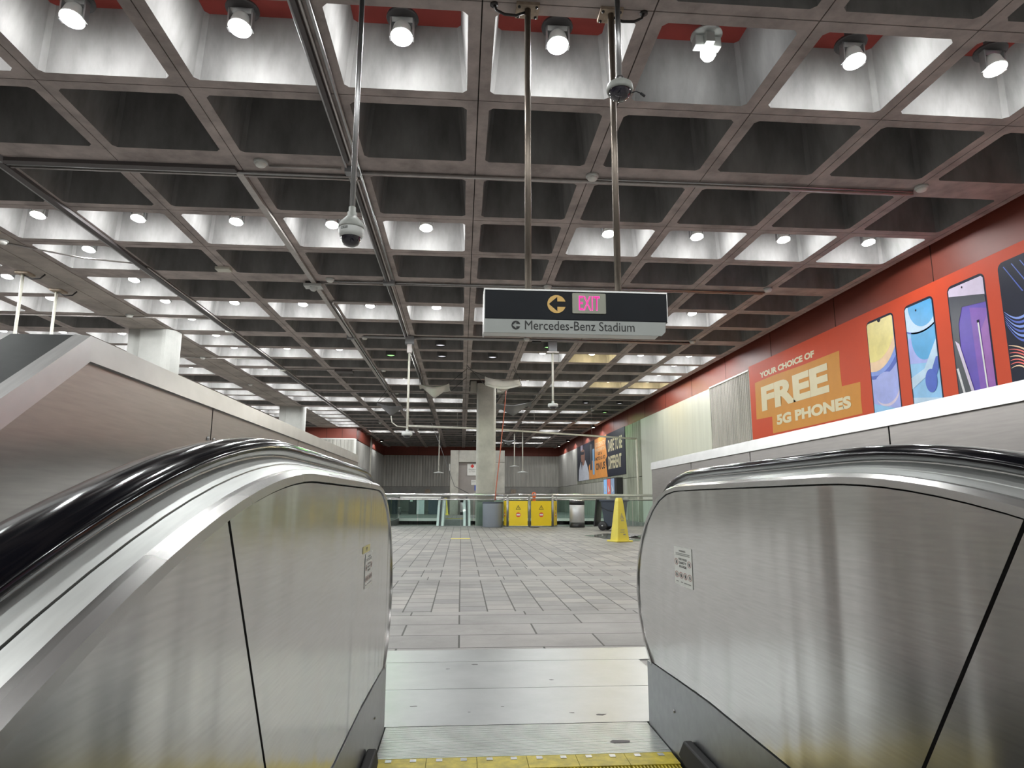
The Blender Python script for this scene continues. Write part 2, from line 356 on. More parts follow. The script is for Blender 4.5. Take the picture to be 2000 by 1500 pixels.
# ------------------------------------------------------------------ the ceiling of coffers
S = 1.5; CZ = 5.1215; GX0 = .0763*S; GY0 = 3.332*S; BEAM_L = -8.31
def gy(j):
    k, m = divmod(j, 3); return GY0+S*(3*k+(0 if m == 0 else .9557 if m == 1 else 1.97785))
def gx(c): return GX0+c*S if c >= -5 else BEAM_L+(c+5)*S      # c <= -6 are the bays left of the beam
R0, R1 = -8, 33
def cell(c, r):
    xa, xb = (gx(c), gx(c+1)) if c >= -5 else (gx(c), gx(c)+S)
    return xa, xb, gy(r), gy(r+1)
mb = MB(); g = .006; DEP = .70
CELLS = [(c, r) for c in list(range(-13, -5))+list(range(-5, 5)) for r in range(R0, R1)]
for c, r in CELLS:
    xa, xb, ya, yb = cell(c, r); m = r % 3
    oy0 = 0 if m == 2 else g; oy1 = 0 if m == 1 else g
    X0, X1, Y0, Y1 = xa+g, xb-g, ya+oy0, yb-oy1
    a0, a1 = xa+.12, xb-.12; b0 = ya+(.24 if m == 2 else .13); b1 = yb-(.24 if m == 1 else .13)
    ch = .045
    O = [(a0+ch, b0), (a1-ch, b0), (a1, b0+ch), (a1, b1-ch), (a1-ch, b1), (a0+ch, b1), (a0, b1-ch), (a0, b0+ch)]
    d = .075; mx, my = (a0+a1)/2, (b0+b1)/2
    T = [(mx+(x-mx)*(1-2*d/(a1-a0)), my+(y-my)*(1-2*d/(b1-b0))) for x, y in O]
    C4 = [(X0, Y0), (X1, Y0), (X1, Y1), (X0, Y1)]
    mb.mi = 0
    for k in range(4):
        p, q = C4[k], C4[(k+1) % 4]
        mb.face([(*p, CZ), (*O[2*k], CZ), (*O[2*k+1], CZ), (*q, CZ)])
        mb.face([(*q, CZ), (*O[2*k+1], CZ), (*O[(2*k+2) % 8], CZ)])
        if not ((k == 2 and m == 1) or (k == 0 and m == 2)):
            mb.face([(*p, CZ), (*q, CZ), (*q, CZ+.03), (*p, CZ+.03)])
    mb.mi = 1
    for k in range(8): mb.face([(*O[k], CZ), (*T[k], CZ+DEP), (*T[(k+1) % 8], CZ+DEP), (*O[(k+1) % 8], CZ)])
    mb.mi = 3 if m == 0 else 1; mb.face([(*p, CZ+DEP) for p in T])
YA, YB = gy(R0), gy(R1)
mb.mi = 2
for c in list(range(-5, 6)): mb.face([(gx(c)-g, YA, CZ+.03), (gx(c)+g, YA, CZ+.03), (gx(c)+g, YB, CZ+.03), (gx(c)-g, YB, CZ+.03)])
for c in range(-13, -5): mb.face([(gx(c)-g, YA, CZ+.03), (gx(c)+g, YA, CZ+.03), (gx(c)+g, YB, CZ+.03), (gx(c)-g, YB, CZ+.03)])
for r in range(R0, R1+1):
    if r % 3 != 2:
        y = gy(r)
        for xa, xb in ((-20.4, BEAM_L), (gx(-5), gx(5))): mb.face([(xa, y-g, CZ+.03), (xb, y-g, CZ+.03), (xb, y+g, CZ+.03), (xa, y+g, CZ+.03)])
mb.mi = 4                                     # the wide beam over the columns, in two halves with an open joint
bj = -7.85
for xa, xb in ((BEAM_L+g, bj-.008), (bj+.008, gx(-5)-g)): mb.box(xa, xb, YA, YB, CZ-.012, CZ+.05)
mb.mi = 0
mb.box(gx(5)+g, 7.72, YA, YB, CZ, 5.98)       # edge strip beside the right wall
mb.box(-20.5, 8.3, YA-.1, YB+.1, 5.9, 6.05)   # unseen cover slab, added to keep light from leaking past the coffers
struct(mb.build('ceiling', None, mats=[MT['conc'], MT['coff'], MT['groove'], MT['cofftop'], MT['beam']], normals=False))

# ------------------------------------------------------------------ walls
def wall_boxes(name, parts, mats):
    mb = MB()
    for mi, b in parts: mb.mi = mi; mb.box(*b)
    return struct(mb.build(name, None, mats=mats))
XW = 7.9; FZ = 4.45; YW = 54.0
wall_boxes('wall_right', [
    (0, (XW+.08, 8.2, -9, YW+.2, FZ-.05, 6.05)),
    (1, (XW, 8.2, -9, 17.35, -6, FZ)), (2, (XW, 8.2, 17.35, 18.55, -6, FZ)), (1, (XW, 8.2, 18.55, 20.33, -6, FZ)),
    (3, (XW-.02, 8.2, 20.33, 28.6, -6, FZ)), (4, (XW, 8.2, 28.6, 31.4, 1.97, FZ)), (4, (XW, 8.2, 28.6, 31.4, -6, 1.95)),
    (6, (XW, 8.2, 31.4, 38, -6, 1.95)), (4, (XW, 8.2, 31.4, 45.2, 1.97, FZ)), (6, (XW, 8.2, 38, 45.2, -6, 1.95)),
    (5, (XW, 8.2, 45.2, YW+.1, 1.97, FZ)), (6, (XW, 8.2, 45.2, YW+.1, -6, 1.95)), (7, (XW+.03, 8.2, 28.6, YW, 1.9, 2.0))],
    [MT['fascia'], MT['chip'], MT['chip2'], MT['cream'], MT['greenconc'], MT['flutR'], MT['plainconc'], MT['groove']])
wall_boxes('wall_back', [(0, (-6.6, 8.2, YW+.08, YW+.4, FZ-.05, 6.05)), (1, (-6.6, 8.2, YW, YW+.4, 1.97, FZ)), (2, (-6.6, 8.2, YW, YW+.4, -6, 1.95)), (3, (-6.6, 8.2, YW+.03, YW+.4, 1.9, 2.0))],
    [MT['fascia'], MT['flutB'], MT['lowconc'], MT['groove']])
XS, YS = -6.25, 39.6                          # the block at the far left: a face turned to us and a side
wall_boxes('wall_left', [(0, (-20.4, XS, YS+.08, YW+.4, FZ-.05, 6.05)), (1, (-20.4, XS-.05, YS, YW+.4, -6, FZ)), (2, (XS-.05, XS, YS+.06, YW+.4, 1.97, FZ)), (4, (XS-.05, XS, YS+.06, YW+.4, -6, 1.95))],
    [MT['fascia'], MT['flutB'], MT['flutR'], MT['white'], MT['lowconc']])
wall_boxes('wall_rear', [(0, (-20.4, 8.2, -9.3, -9, -6, 6.05))], [MT['wallgrey']])
wall_boxes('wall_west', [(0, (-20.7, -20.4, -9.3, YW+.4, -6, 6.05))], [MT['wallgrey']])
mb = MB()
for y in list(range(-8, 54, 3)): mb.box(XW+.074, XW+.09, y+.2, y+.212, FZ, 5.3)
struct(mb.build('trim_1', MT['seam']))
mb = MB(); mb.box(XW-.03, XW+.08, 17.4, 20.33, FZ, FZ+.045); struct(mb.build('trim_2', MT['white']))  # white colour stands in for light caught on the concrete ledge
mb = MB()
for x in (-9.2, -8.0, -7.1): mb.box(x, x+.015, YS+.072, YS+.09, FZ, 5.3)
for x in (-3.5, -.5, 3.4, 4.9, 6.3): mb.box(x, x+.02, YW+.072, YW+.09, FZ, 5.3)
struct(mb.build('trim_3', MT['seam']))
mb = MB(); mb.box(-20, XS-.05, YS-.03, YS+.08, FZ-.04, FZ+.03); mb.box(XS-.12, XS+.02, YS-.02, YS+.05, -.1, FZ)
struct(mb.build('trim_4', MT['white']))

# ------------------------------------------------------------------ floors
YE = 23.62                                    # edge of the landing
WELL = (-3.05, 7.5, YE, 33.6)                 # opening beyond the railing
mb = MB()
def slabz(mi, x0, x1, y0, y1, z1=0, t=.3):
    mb.mi = mi; mb.box(x0, x1, y0, y1, z1-t, z1)
XA, XB = -20.4, 7.9
slabz(0, XA, XB, 4.33, 5.76); slabz(1, XA, XB, 5.76, 7.95); slabz(2, XA, XB, 7.95, 8.32); slabz(1, XA, XB, 8.32, 9.1); slabz(2, XA, XB, 9.1, 9.5)
slabz(1, XA, XB, 9.5, 16.1); slabz(2, XA, XB, 16.1, 16.5); slabz(1, XA, XB, 16.5, YE)
slabz(1, XA, WELL[0], YE, WELL[3]); slabz(1, WELL[1], XB, YE, WELL[3]); slabz(1, XA, XB, WELL[3], YW)
slabz(0, XA, -.7, -9, 4.33); slabz(0, 1.2, XB, -9, 4.33); slabz(0, -.7, 1.2, 4.02, 4.33); slabz(0, -.7, -.553, 3.62, 4.02); slabz(0, 1.05, 1.2, 3.62, 4.02); slabz(0, -.7, 1.2, -9, -5.6, 1.0)
struct(mb.build('floor', None, mats=[MT['slabA'], MT['paveA'], MT['paveB']]))
mb = MB(); mb.box(-20.4, 8.2, -9.3, 54.4, -6.2, -5.4); struct(mb.build('floor_lower', MT['lowdark']))
mb = MB()
mb.box(WELL[0]-.1, WELL[0], YE-.1, WELL[3]+.1, -5.4, -.3); mb.box(WELL[0], WELL[1], WELL[3], WELL[3]+.1, -5.4, -.02)
struct(mb.build('wall_well', MT['lowconc']))
mb = MB(); mb.box(WELL[0], WELL[1], WELL[3]-.02, WELL[3]+.12, -.12, .012); struct(mb.build('trim_5', MT['white']))
mb = MB(); mb.box(-.23, .23, 16.22, 16.4, .0, .006); tag(mb.build('floor_tape', MT['ycone']), 'short yellow caution tape strip stuck across the paving, straight ahead', 'floor marking')

# ------------------------------------------------------------------ the escalator we stand on
XL, XR = -.30, .80
RA = 2.3; YTOP = 1.42; ZT = .953; TH = radians(30)
def incl(y0, z0, y):                          # height of a line that is level at y0 and bends down into a 30 degree slope
    run = y0-y
    if run <= 0: return z0
    if run <= RA*sin(TH): return z0-(RA-sqrt(RA*RA-run*run))
    return z0-RA*(1-cos(TH))-(run-RA*sin(TH))*math.tan(TH)
NEWEL = [(2.83, .262), (2.93, .335), (2.99, .42), (3.018, .52), (3.008, .60), (2.975, .675), (2.92, .75), (2.85, .815), (2.76, .872), (2.66, .915), (2.56, .94), (2.45, .951)]
TOPS = NEWEL+[(y, ZT) for y in (2.2, 1.95, 1.7)]+[(y, incl(YTOP, ZT, y)) for y in [1.42-.07*k for k in range(0, 18)]]+[(y, incl(YTOP, ZT, y)) for y in (0, -.6, -1.4, -2.4, -3.2)]
def skz(y): return .262+.026*min(1, (2.83-y)/.6) if y > 1.6 else incl(1.6, .288, y)
BOT = [(y, skz(y)) for y in [-3.2, -2.4, -1.4, -.6, 0]+[.1+.1*k for k in range(0, 27)]]
PANEL = TOPS+BOT
def path(X):
    P = []
    for i, (y, z) in enumerate(TOPS):
        a = TOPS[max(0, i-1)]; b = TOPS[min(len(TOPS)-1, i+1)]
        ty, tz = b[0]-a[0], b[1]-a[1]; l = math.hypot(ty, tz)
        # walking from the newel foot over the top and down: the outward normal is to the right of travel
        P.append((X, y, z, tz/l, -ty/l))
    return P
esc = thing('escalator', 'brushed steel escalator we stand on, with black handrails and yellow comb', 'escalator', (.25, 2.5, 0))
def halfsplit(poly, keep_upper):
    # seam square to the slope through (.90,.89) and (1.15,.505)
    (y0, z0), (y1, z1) = (.90, .89), (1.15, .505)
    a, b = (z1-z0), -(y1-y0); l = math.hypot(a, b); a, b = a/l, b/l; c = a*y0+b*z0
    if keep_upper: return clip(poly, a, b, c-.004)
    return clip(poly, -a, -b, -c-.004)
for side, X in ((-1, XL), (1, XR)):
    inn = -side
    ins = [(y, z) for y, z in PANEL]
    for up in (True, False):
        pl = halfsplit(ins, up)
        q = MB(); q.prism([(X, y, z) for y, z in pl], (side*.02, 0, 0))
        q.build('inner_panel', MT['panel'], esc)
    q = MB(); q.prism([(X+side*.012, y, z) for y, z in PANEL], (side*.03, 0, 0)); q.build('backing', MT['blackm'], esc)
    p = path(X)
    q = MB(); q.sweep(p, [(.004, .003), (-.006, .004), (-.006, .018), (.004, .026), (.012, .027), (.012, .003)], side, closed=True); q.build('rim_trim', MT['trim'], esc)
    q = MB(); q.sweep(p, [(.012, .026), (.03, .036), (.03, .032), (.012, .02)], side, closed=True, smooth=True); q.build('inner_deck', MT['deck'], esc)
    q = MB(); q.sweep(p, [(.032, .0375), (.055, .05), (.06, .04), (.032, .03)], side, closed=True); q.build('inner_deck', MT['deck'], esc)
    q = MB(); q.sweep(p, [(.055, .045), (.055, .06), (.1, .06), (.1, .03)], side, closed=True); q.build('handrail_guide', MT['trim'], esc)
    hc, hd, hw, hh = .082, .066, .041, .019
    sec = [(hc+hw*cos(a)*(1 if abs(cos(a)) < .99 else 1), hd+hh*sin(a)) for a in [2*pi*k/20 for k in range(20)]]
    q = MB(); q.sweep(p, sec, side, closed=True, sharp=False); q.build('handrail', MT['rubber'], esc)
    od = [(.1, .04), (.125, .036), (.19, .022), (.255, .0)]
    pp = [t for t in p if t[1] <= 2.46 or t[2] > .9]
    q = MB(); q.sweep(pp, od+[(.255, -.06), (.1, -.05)], side, closed=True); q.build('outer_deck', MT['deck'], esc)
    # lower dark skirt, set a touch into the walkway
    sk = [(y, skz(y)-.004) for y in [2.9-.0, 2.8, 2.5, 2.2, 1.9, 1.6, 1.4, 1.2, 1.0, .8, .6, .4, .2, 0, -.6, -1.4, -2.4, -3.2]]
    lo = [(y, skz(y)-.75) for y in (-3.2, -2.4, -1.4, -.6, 0, .4, .8, 1.2)]+[(1.6, -.25), (2.9, -.25)]
    q = MB(); q.prism([(X-side*.004, y, z) for y, z in sk+lo], (side*.02, 0, 0)); q.build('skirt', MT['skirt'], esc)
    # brush strip along the skirt, bevelled nose at the landing
    bt = [(y, (skz(y)-.175) if y < 1.9 else .118-.0*(y)) for y in (-3.2, -1.4, 0, .4, .8, 1.2, 1.6, 2.0, 2.36)]
    bl = [(2.42, .055), (2.36, .04)]+[(y, ((skz(y)-.235) if y < 1.9 else .05)) for y in (2.0, 1.6, 1.2, .8, .4, 0, -1.4, -3.2)]
    q = MB(); q.prism([(X-side*.006, y, z) for y, z in bt+bl], (-side*.032, 0, 0)); q.build('skirt_brush', MT['brush'], esc, bevel=.006)
    q = MB(); q.lathe([(0, .004), (.006, .003), (.007, 0)], (X-side*.005, 2.55, .155), 10, (-side, 0, 0)); q.build('screw', MT['galv'], esc)
# landing plate in three sheets, ribbed sheet, comb and steps
for y0, y1 in ((4.02, 4.33), (3.47, 4.015), (2.93, 3.465)):
    q = MB(); q.box(-.553 if y0 < 4 else -.75, 1.05 if y0 < 4 else 1.3, y0, y1, -.05, .004); q.build('landing_plate', MT['plate'], esc)
random.seed(11)
for x, y, r in ((.09, 3.95, .018), (-.06, 3.86, .012), (-.2, 3.2, .014), (.2, 3.17, .006), (.5, 3.06, .012), (.62, 3.03, .028), (.48, 3.6, .01), (.05, 3.1, .006)):
    q = MB(); q.prism([(x+r*random.uniform(.6, 1.3)*cos(a), y+r*.45*random.uniform(.5, 1.2)*sin(a), .0042) for a in [2*pi*k/9 for k in range(9)]], (0, 0, .0006)); q.build('scuff_mark', MT['trunk'], esc)
q = MB(); q.prism([(.585, 2.7, .0045), (.6, 2.685, .0045), (.66, 2.69, .0045), (.665, 2.71, .0045), (.64, 2.715, .0045), (.6, 2.72, .0045)], (0, 0, .0006)); q.build('scuff_mark', MT['trunk'], esc)
q = MB(); q.box(XL+.006, XR-.006, 2.585, 2.925, -.05, -.002)
for k in range(28):
    y = 2.59+k*.012; q.box(XL+.008, XR-.008, y, y+.007, -.002, .004)
q.build('ribbed_plate', MT['plateg'], esc)
for k in range(6):
    x0 = XL+.012+k*.1795
    q = MB(); q.box(x0, x0+.1775, 2.47, 2.58, -.05, .006)
    for j in range(14): q.box(x0+.003+j*.0126, x0+.0085+j*.0126, 2.4, 2.475, -.02, .0035)
    c_ = q.build('comb_segment', MT['yellow'], esc)
    for sx in (.045, .132): q = MB(); q.box(x0+sx-.011, x0+sx+.011, 2.545, 2.57, .006, .0075); q.build('screw_plate', MT['galv'], c_)
for k in range(9):
    yb = 2.42-.4*k; z = -.02 if k < 3 else -.02-.205*(k-2)
    q = MB(); q.box(XL+.012, XR-.012, yb-.4, yb-.003, z-.06, z-.012)
    for j in range(43):
        x = XL+.016+j*.025; q.box(x, x+.012, yb-.4, yb-.003, z-.012, z)
    if k >= 2: q.box(XL+.012, XR-.012, yb-.012, yb-.003, z-.03, z+.2)
    q.build('step', MT['step'], esc)
# safety stickers
def sticker(x, side, y0, y1, z0, z1, yel=False):
    sgn = 1 if side < 0 else -1
    right = (0, 1*(-side)*-1, 0) if False else ((0, 1, 0) if side < 0 else (0, -1, 0))
    ya, yb = (y0, y1) if side < 0 else (y1, y0)           # left edge, right edge as seen
    w_ = abs(y1-y0); h_ = z1-z0; nx = x-side*.0015
    q = MB(); q.prism([(nx, y0, z0), (nx, y1, z0), (nx, y1, z1), (nx, y0, z1)], (side*.001, 0, 0))
    st = q.build('safety_sticker', MT['stickyel'] if yel else MT['paper'], esc)
    def at(u, v): return (nx-side*.0006, ya+(yb-ya)*u, z0+h_*v)
    if yel:
        text('!', 'sticker_print', MT['ink'], st, at(.42, .3), right, (0, 0, 1), w_*.14, h_*.5, .02, .0004); return
    text('WARNING', 'sticker_print', MT['ink'], st, at(.3, .88), right, (0, 0, 1), w_*.38, h_*.05, .01, .0004)
    for a, v, wd in ((.28, .52+.14, .46), (.3, .52+.045, .4), (.3, .52-.05, .4)):
        body = {.46: 'FOR YOUR'}.get(wd) or ('SAFETY' if v > .52 else 'PLEASE')
        text(body, 'sticker_print', MT['ink'], st, at(a, v), right, (0, 0, 1), w_*wd, h_*.06, .015, .0004)
    q = MB()
    for v in (.83, .79): q.prism([at(.1, v), at(.9, v), at(.9, v+.018), at(.1, v+.018)], (-side*.0003, 0, 0))
    for a, wd in ((.08, .14), (.36, .12), (.55, .36)): q.prism([at(a, .08), at(a+wd, .08), at(a+wd, .105), at(a, .105)], (-side*.0003, 0, 0))
    q.build('sticker_lines', MT['grayink'], st)
    for cx, cy in ((.13, .6), (.86, .6), (.13, .27), (.38, .27), (.62, .27), (.87, .27)):
        q = MB(); n = 18
        for k in range(n):
            a, b = 2*pi*k/n, 2*pi*(k+1)/n
            q.face([at(cx+.11*cos(a), cy+.085*sin(a)), at(cx+.11*cos(b), cy+.085*sin(b)), at(cx+.085*cos(b), cy+.066*sin(b)), at(cx+.085*cos(a), cy+.066*sin(a))])
        q.build('pictogram_ring', MT['stickpink'], st)
        q = MB(); q.face([at(cx-.02, cy-.05), at(cx+.04, cy-.04), at(cx+.03, cy+.02), at(cx-.01, cy+.05), at(cx-.035, cy+.01)]); q.build('pictogram', MT['ink'], st)
sticker(XR, 1, 2.30, 2.49, .617, .752)
sticker(XL, -1, 2.18, 2.345, .642, .748); sticker(XL, -1, 2.12, 2.275, .754, .775, True)

# ------------------------------------------------------------------ parapet walls on both sides
def parapet(side, X, z_far, z_pk, label, seams):
    o = thing('parapet', label, 'parapet', (X, 3.6, 0))
    yf, yp = 3.62, 1.0; t = .11
    prof = [(yf, z_far), (yp, z_pk), (-2.6, z_pk-.70*3.6)]
    low = [(-2.6, z_pk-.70*3.6-2.0), (1.0, -.35), (1.2, -.02), (yf, -.02)]
    def zt(y): return z_far+(z_pk-z_far)*(yf-y)/(yf-yp) if y >= yp else z_pk-.70*(yp-y)
    ys = [yf]+seams+[-2.6]
    for a, b in zip(ys, ys[1:]):
        top = [(a-.003 if a != yf else a, zt(a)-.035)]+([(yp, zt(yp)-.036)] if b < yp < a else [])+[(b+.003, zt(b)-.035)]
        bot = [(b+.003, zt(b)-2. if b < 0 else -.02), (a-.003 if a != yf else a, -.02)]
        if b < 0: bot = [(b, zt(b)-2.), (yp, -.02), (a-.003, -.02)]
        q = MB(); q.prism([(X, y, z) for y, z in top+bot], (side*.012, 0, 0)); pn = q.build('side_panel', MT['parapet'], o)
    q = MB()
    bd = [(yf-.002, z_far-.02), (yp, z_pk-.02), (-2.6, zt(-2.6)-.02), (-2.6, zt(-2.6)-2), (yp, -.02), (yf-.002, -.02)]
    q.prism([(X+side*.012, y, z) for y, z in bd], (side*(t-.02), 0, 0)); q.build('core', MT['blackm'], o)
    q = MB(); q.box(min(X, X+side*t), max(X, X+side*t), yf, yf+.006, -.02, z_far-.035); q.build('end_panel', MT['parapet'], o)
    # bright cap rail along the inner edge, dark sheet on top
    cs = [(-.007, -.037), (-.0035, .002), (.02, .004), (.012, -.037)]
    for a, b in ((yf, yp), (yp, -2.6)):
        P_ = [(X, y, zt(y), 0, 1) for y in ((a, b))]
        q = MB(); q.sweep(P_, cs, side, closed=True, smooth=False); q.build('cap_rail', MT['cap'], o)
        q = MB(); q.sweep(P_, [(.015, -.006), (.015, .003), (t, .003), (t, -.03)], side, closed=True, smooth=False); q.build('cap_sheet', MT['slab'], o)
    for y in seams:
        for dy in (-.018, .018):
            q = MB(); q.lathe([(0, .003), (.0045, .002), (.005, 0)], (X-side*.0005, y+dy, zt(y)-.105), 8, (-side, 0, 0)); q.build('screw', MT['galv'], o)
    q = MB(); q.lathe([(0, .006), (.009, .005), (.011, 0)], (X+side*.06, .8, zt(.8)+.003), 10, (0, -.57, .82)); q.build('bolt', MT['galv'], o)
    return o
parapet(-1, -.557, 1.152, 1.157, 'low brushed steel wall on the left, peaked beside the left handrail', [2.754, 2.296, 1.51])
parapet(1, 1.053, 1.124, 1.144, 'low brushed steel wall on the right, under the red phone poster', [2.986, 2.354, 1.553])

# ------------------------------------------------------------------ columns
def stadium(cx, cy, hw, r, n=10):
    P = []
    for k in range(n+1): a = -pi/2+pi*k/n; P.append((cx+hw-r+r*cos(a), cy+r*sin(a)))
    for k in range(n+1): a = pi/2+pi*k/n; P.append((cx-hw+r+r*cos(a), cy+r*sin(a)))
    return P
def column_left(name, y):
    q = MB()
    q.box(-8.345, -8.06, y-.30, y+.30, 0, CZ-.012)
    q.mi = 0
    P = [(-8.04, y-.36), (-7.5, y-.36)]+[(-7.5+.28*sin(radians(a)), y-.36*cos(radians(a))) for a in range(15, 181, 15)]+[(-8.04, y+.36)]
    q.prism([(x, yy, 0) for x, yy in P], (0, 0, CZ-.012))
    q.mi = 1; q.box(-8.07, -8.03, y-.28, y+.28, 0, CZ-.012)
    o = q.build(name, None, mats=[MT['colpaint'], MT['groove']]); struct(o); return o
tag(column_left('column', 16.98), 'pale concrete column rising behind the left steel wall, nearer one', 'column')
tag(column_left('column', 30.9), 'pale concrete column behind the left steel wall, farther one', 'column')
q = MB(); P = []
for cx, cy, a0 in ((1.11, 24.25, 0), (.62, 24.25, 90), (.62, 23.86, 180), (1.11, 23.86, 270)):
    for k in range(5): a = radians(a0+22.5*k); P.append((cx+.1*cos(a), cy+.1*sin(a)))
q.prism([(x, y, -5.4) for x, y in P], (0, 0, CZ+5.4))
for xa, xb, za, zb in ((.28, .5, CZ-.3, CZ+.1), (1.25, 1.5, CZ-.3, CZ+.1)): q.box(xa, xb, 23.9, 24.2, za, zb)
tag(struct(q.build('column', MT['column'])), 'square concrete column standing in the middle behind the glass railing', 'column')

# ------------------------------------------------------------------ ceiling lamps
LIGHTS = {}
def spot(kind):
    base = kind[0]
    if kind not in LIGHTS and kind.endswith('p'):
        l = bpy.data.lights.new('spill_'+base, 'POINT'); l.energy = SPILL_W*(.8 if base == 'y' else 1); l.color = LAMP_COL if base == 'w' else (1, .82, .45); l.shadow_soft_size = .085
        LIGHTS[kind] = l
    if kind in LIGHTS: return LIGHTS[kind]
    col, e = {'w': (LAMP_COL, LAMP_W), 'y': ((1, .86, .55), LAMP_W*.8), 'g': ((.25, 1, .15), 45), 's': ((.9, .92, 1), 6), 'k': (LAMP_COL, 70)}[kind]
    if kind not in LIGHTS:
        l = bpy.data.lights.new('flood_'+kind, 'SPOT'); l.energy = e; l.color = col; l.spot_size = radians(146 if kind == 'k' else 172); l.spot_blend = .1 if kind == 'k' else .25; l.shadow_soft_size = .085
        LIGHTS[kind] = l
    return LIGHTS[kind]
def make_flood(name, kind, lens):
    root = thing(name, 'x', 'lamp', (0, 0, 0))
    q = MB(); q.lathe([(0, .702), (.05, .702), (.05, .36), (0, .36)], (0, 0, 0), 12); q.build('stem', MT['blackm'], root)
    q = MB(); q.lathe([(0, .385), (.15, .38), (.155, .36), (.15, .345), (0, .345)], (0, 0, 0), 28); q.build('canopy', MT['blackm'], root)
    q = MB(); q.box(-.115, -.1, -.05, .02, .13, .35); q.box(.1, .115, -.05, .02, .13, .35); q.box(-.115, .115, -.05, .02, .34, .355); q.build('yoke', MT['galv'], root)
    ax = (0, -.25, -1)
    q = MB(); q.lathe([(0, -.15), (.06, -.15), (.085, -.11), (.1, -.02), (.108, .0), (.108, .012), (.098, .012)], (0, -.03, .15), 24, ax); q.build('lamp_head', MT['camwhite'], root)
    q = MB(); q.lathe([(.1, .008), (.07, .016), (0, .02)], (0, -.03, .15), 24, ax); q.build('lens', MT[lens], root)
    L_ = bpy.data.objects.new('light', spot(kind)); COL.objects.link(L_); L_.parent = root; L_.location = (0, -.037, .112)
    L_ = bpy.data.objects.new('spill_light', spot(kind+'p')); COL.objects.link(L_); L_.parent = root; L_.location = (0, -.037, .105)
    return root
def make_can(name, kind, lens, top=.728):
    root = thing(name, 'x', 'lamp', (0, 0, 0))
    q = MB(); q.lathe(([(0, top), (.045, top), (.045, .42), (.14, .4), (.15, .38)] if top > .5 else [(0, top), (.15, top)])+[ (.15, 0), (.135, 0), (.13, .04)], (0, 0, 0), 24); q.build('can', MT['blackm'], root)
    q = MB(); q.lathe([(.132, .03), (.08, .012), (0, .006)], (0, 0, 0), 24); q.build('lens', MT[lens], root)
    if kind:
        L_ = bpy.data.objects.new('light', spot(kind)); COL.objects.link(L_); L_.parent = root; L_.location = (0, 0, -.01)
    return root
flood = make_flood('flood_lamp', 'w', 'lens'); warm = make_flood('flood_lamp', 'y', 'lensy')
washer = make_can('wash_lamp', 'k', 'lens', .12); can_d = make_can('can_lamp', 's', 'lensw'); can_g = make_can('can_lamp', 'g', 'lensg')
used = set()
def put(proto, c, r, label, group, z=CZ+.0, dx=0, dy=0):
    xa, xb, ya, yb = cell(c, r); m = r % 3
    y = (ya+(.24 if m == 2 else .13)+yb-(.24 if m == 1 else .13))/2
    loc = ((xa+xb)/2+dx, y+dy, z)
    if proto.name in used: return dup(proto, loc, label, group)
    used.add(proto.name); proto.location = loc; proto['label'] = label; proto['group'] = group
    return proto
ROWS = [(-6, range(-5, 5)), (-3, range(-5, 5)), (0, range(-5, 5)), (3, [-5, -4, -3, -2, -1, 1, 2, 3, 4]), (6, [-4, -3, -2, -1, 0, 1, 2, 3]), (9, [-4, -3, 1, 2, 3, 4]), (12, [-2, 1, 2, 3, 4]),
        (15, [-4, -3, -2, -1]), (17, [-4, -3, -2, -1, 0, 1, 2, 3]), (20, [1, 2, 3, 4]), (23, [0, 1, 3]), (24, [-4, -3, -2]), (26, [3]), (29, [1, 2, 3])]
WASH = [(4, 21), (4, 24), (4, 27), (4, 30), (-4, 28)]
SEEN = {0: 'nearest lit row', 3: 'second lit row', 6: 'third lit row', 9: 'fourth lit row', 12: 'fifth lit row', 15: 'sixth lit row', 17: 'seventh lit row', 20: 'lit row right of the middle column',
        23: 'narrow lit row near the far end', 24: 'lit row at the far left corner', 26: 'single lit coffer near the far poster', 29: 'last lit row by the back wall'}
WARM = {(9, 2), (12, 3), (12, 4)}
for r, cs in ROWS:
    for n, c in enumerate(cs):
        if r < 0: lb = 'added ceiling flood lamp, unseen, above and behind the view'  # unseen rows, added so their light reaches the escalator
        else:
            lb = ('warm ' if (r, c) in WARM else 'bright ')+'flood lamp, '+ORD[n]+' from left in the '+SEEN[r]
            if len(cs) == 1: lb = 'bright ceiling flood lamp in the '+SEEN[r]
        if (r, c) == (0, 1): continue
        put(warm if (r, c) in WARM else flood, c, r, lb, 'flood lamps in the '+SEEN.get(r, 'added rows behind the view'))
for n, (c, r) in enumerate(WASH): put(washer, c, r, ('can lamp washing the far right wall with light, %s of four' % ORD[n]) if c == 4 else 'can lamp washing the far left side wall with light', 'wall wash lamps', z=CZ-.119, dx=.62 if c == 4 else -.6)
LC = [4, 5, 6, 7, 8, 9, 10, 11, 13, 14, 15, 17, 18, 19, 20, 21, 22]
for n, r in enumerate(LC): put(flood, -5, r, 'flood lamp right of the wide beam, %s behind the second lit row' % ORD[n], 'flood lamps right of the wide beam')
for n, r in enumerate([10, 11, 13]): put(flood, 4, r, 'bright flood lamp in the coffer line along the red wall, %s of three' % ORD[n], 'flood lamps along the red wall')
LL = {-6: [3, 4, 5, 6, 8, 9, 10, 11, 13, 14, 15, 17, 18, 19], -7: [3, 4, 6, 8, 9, 11, 13, 14, 15, 17], -8: [4, 6, 8, 9, 11, 13, 15], -9: [5, 8, 11, 14]}
for c, rs in LL.items():
    for n, r in enumerate(rs): put(flood, c, r, 'flood lamp left of the wide beam, %s along the %s coffer line' % (ORD[n], ORD[-6-c]), 'flood lamps left of the wide beam')
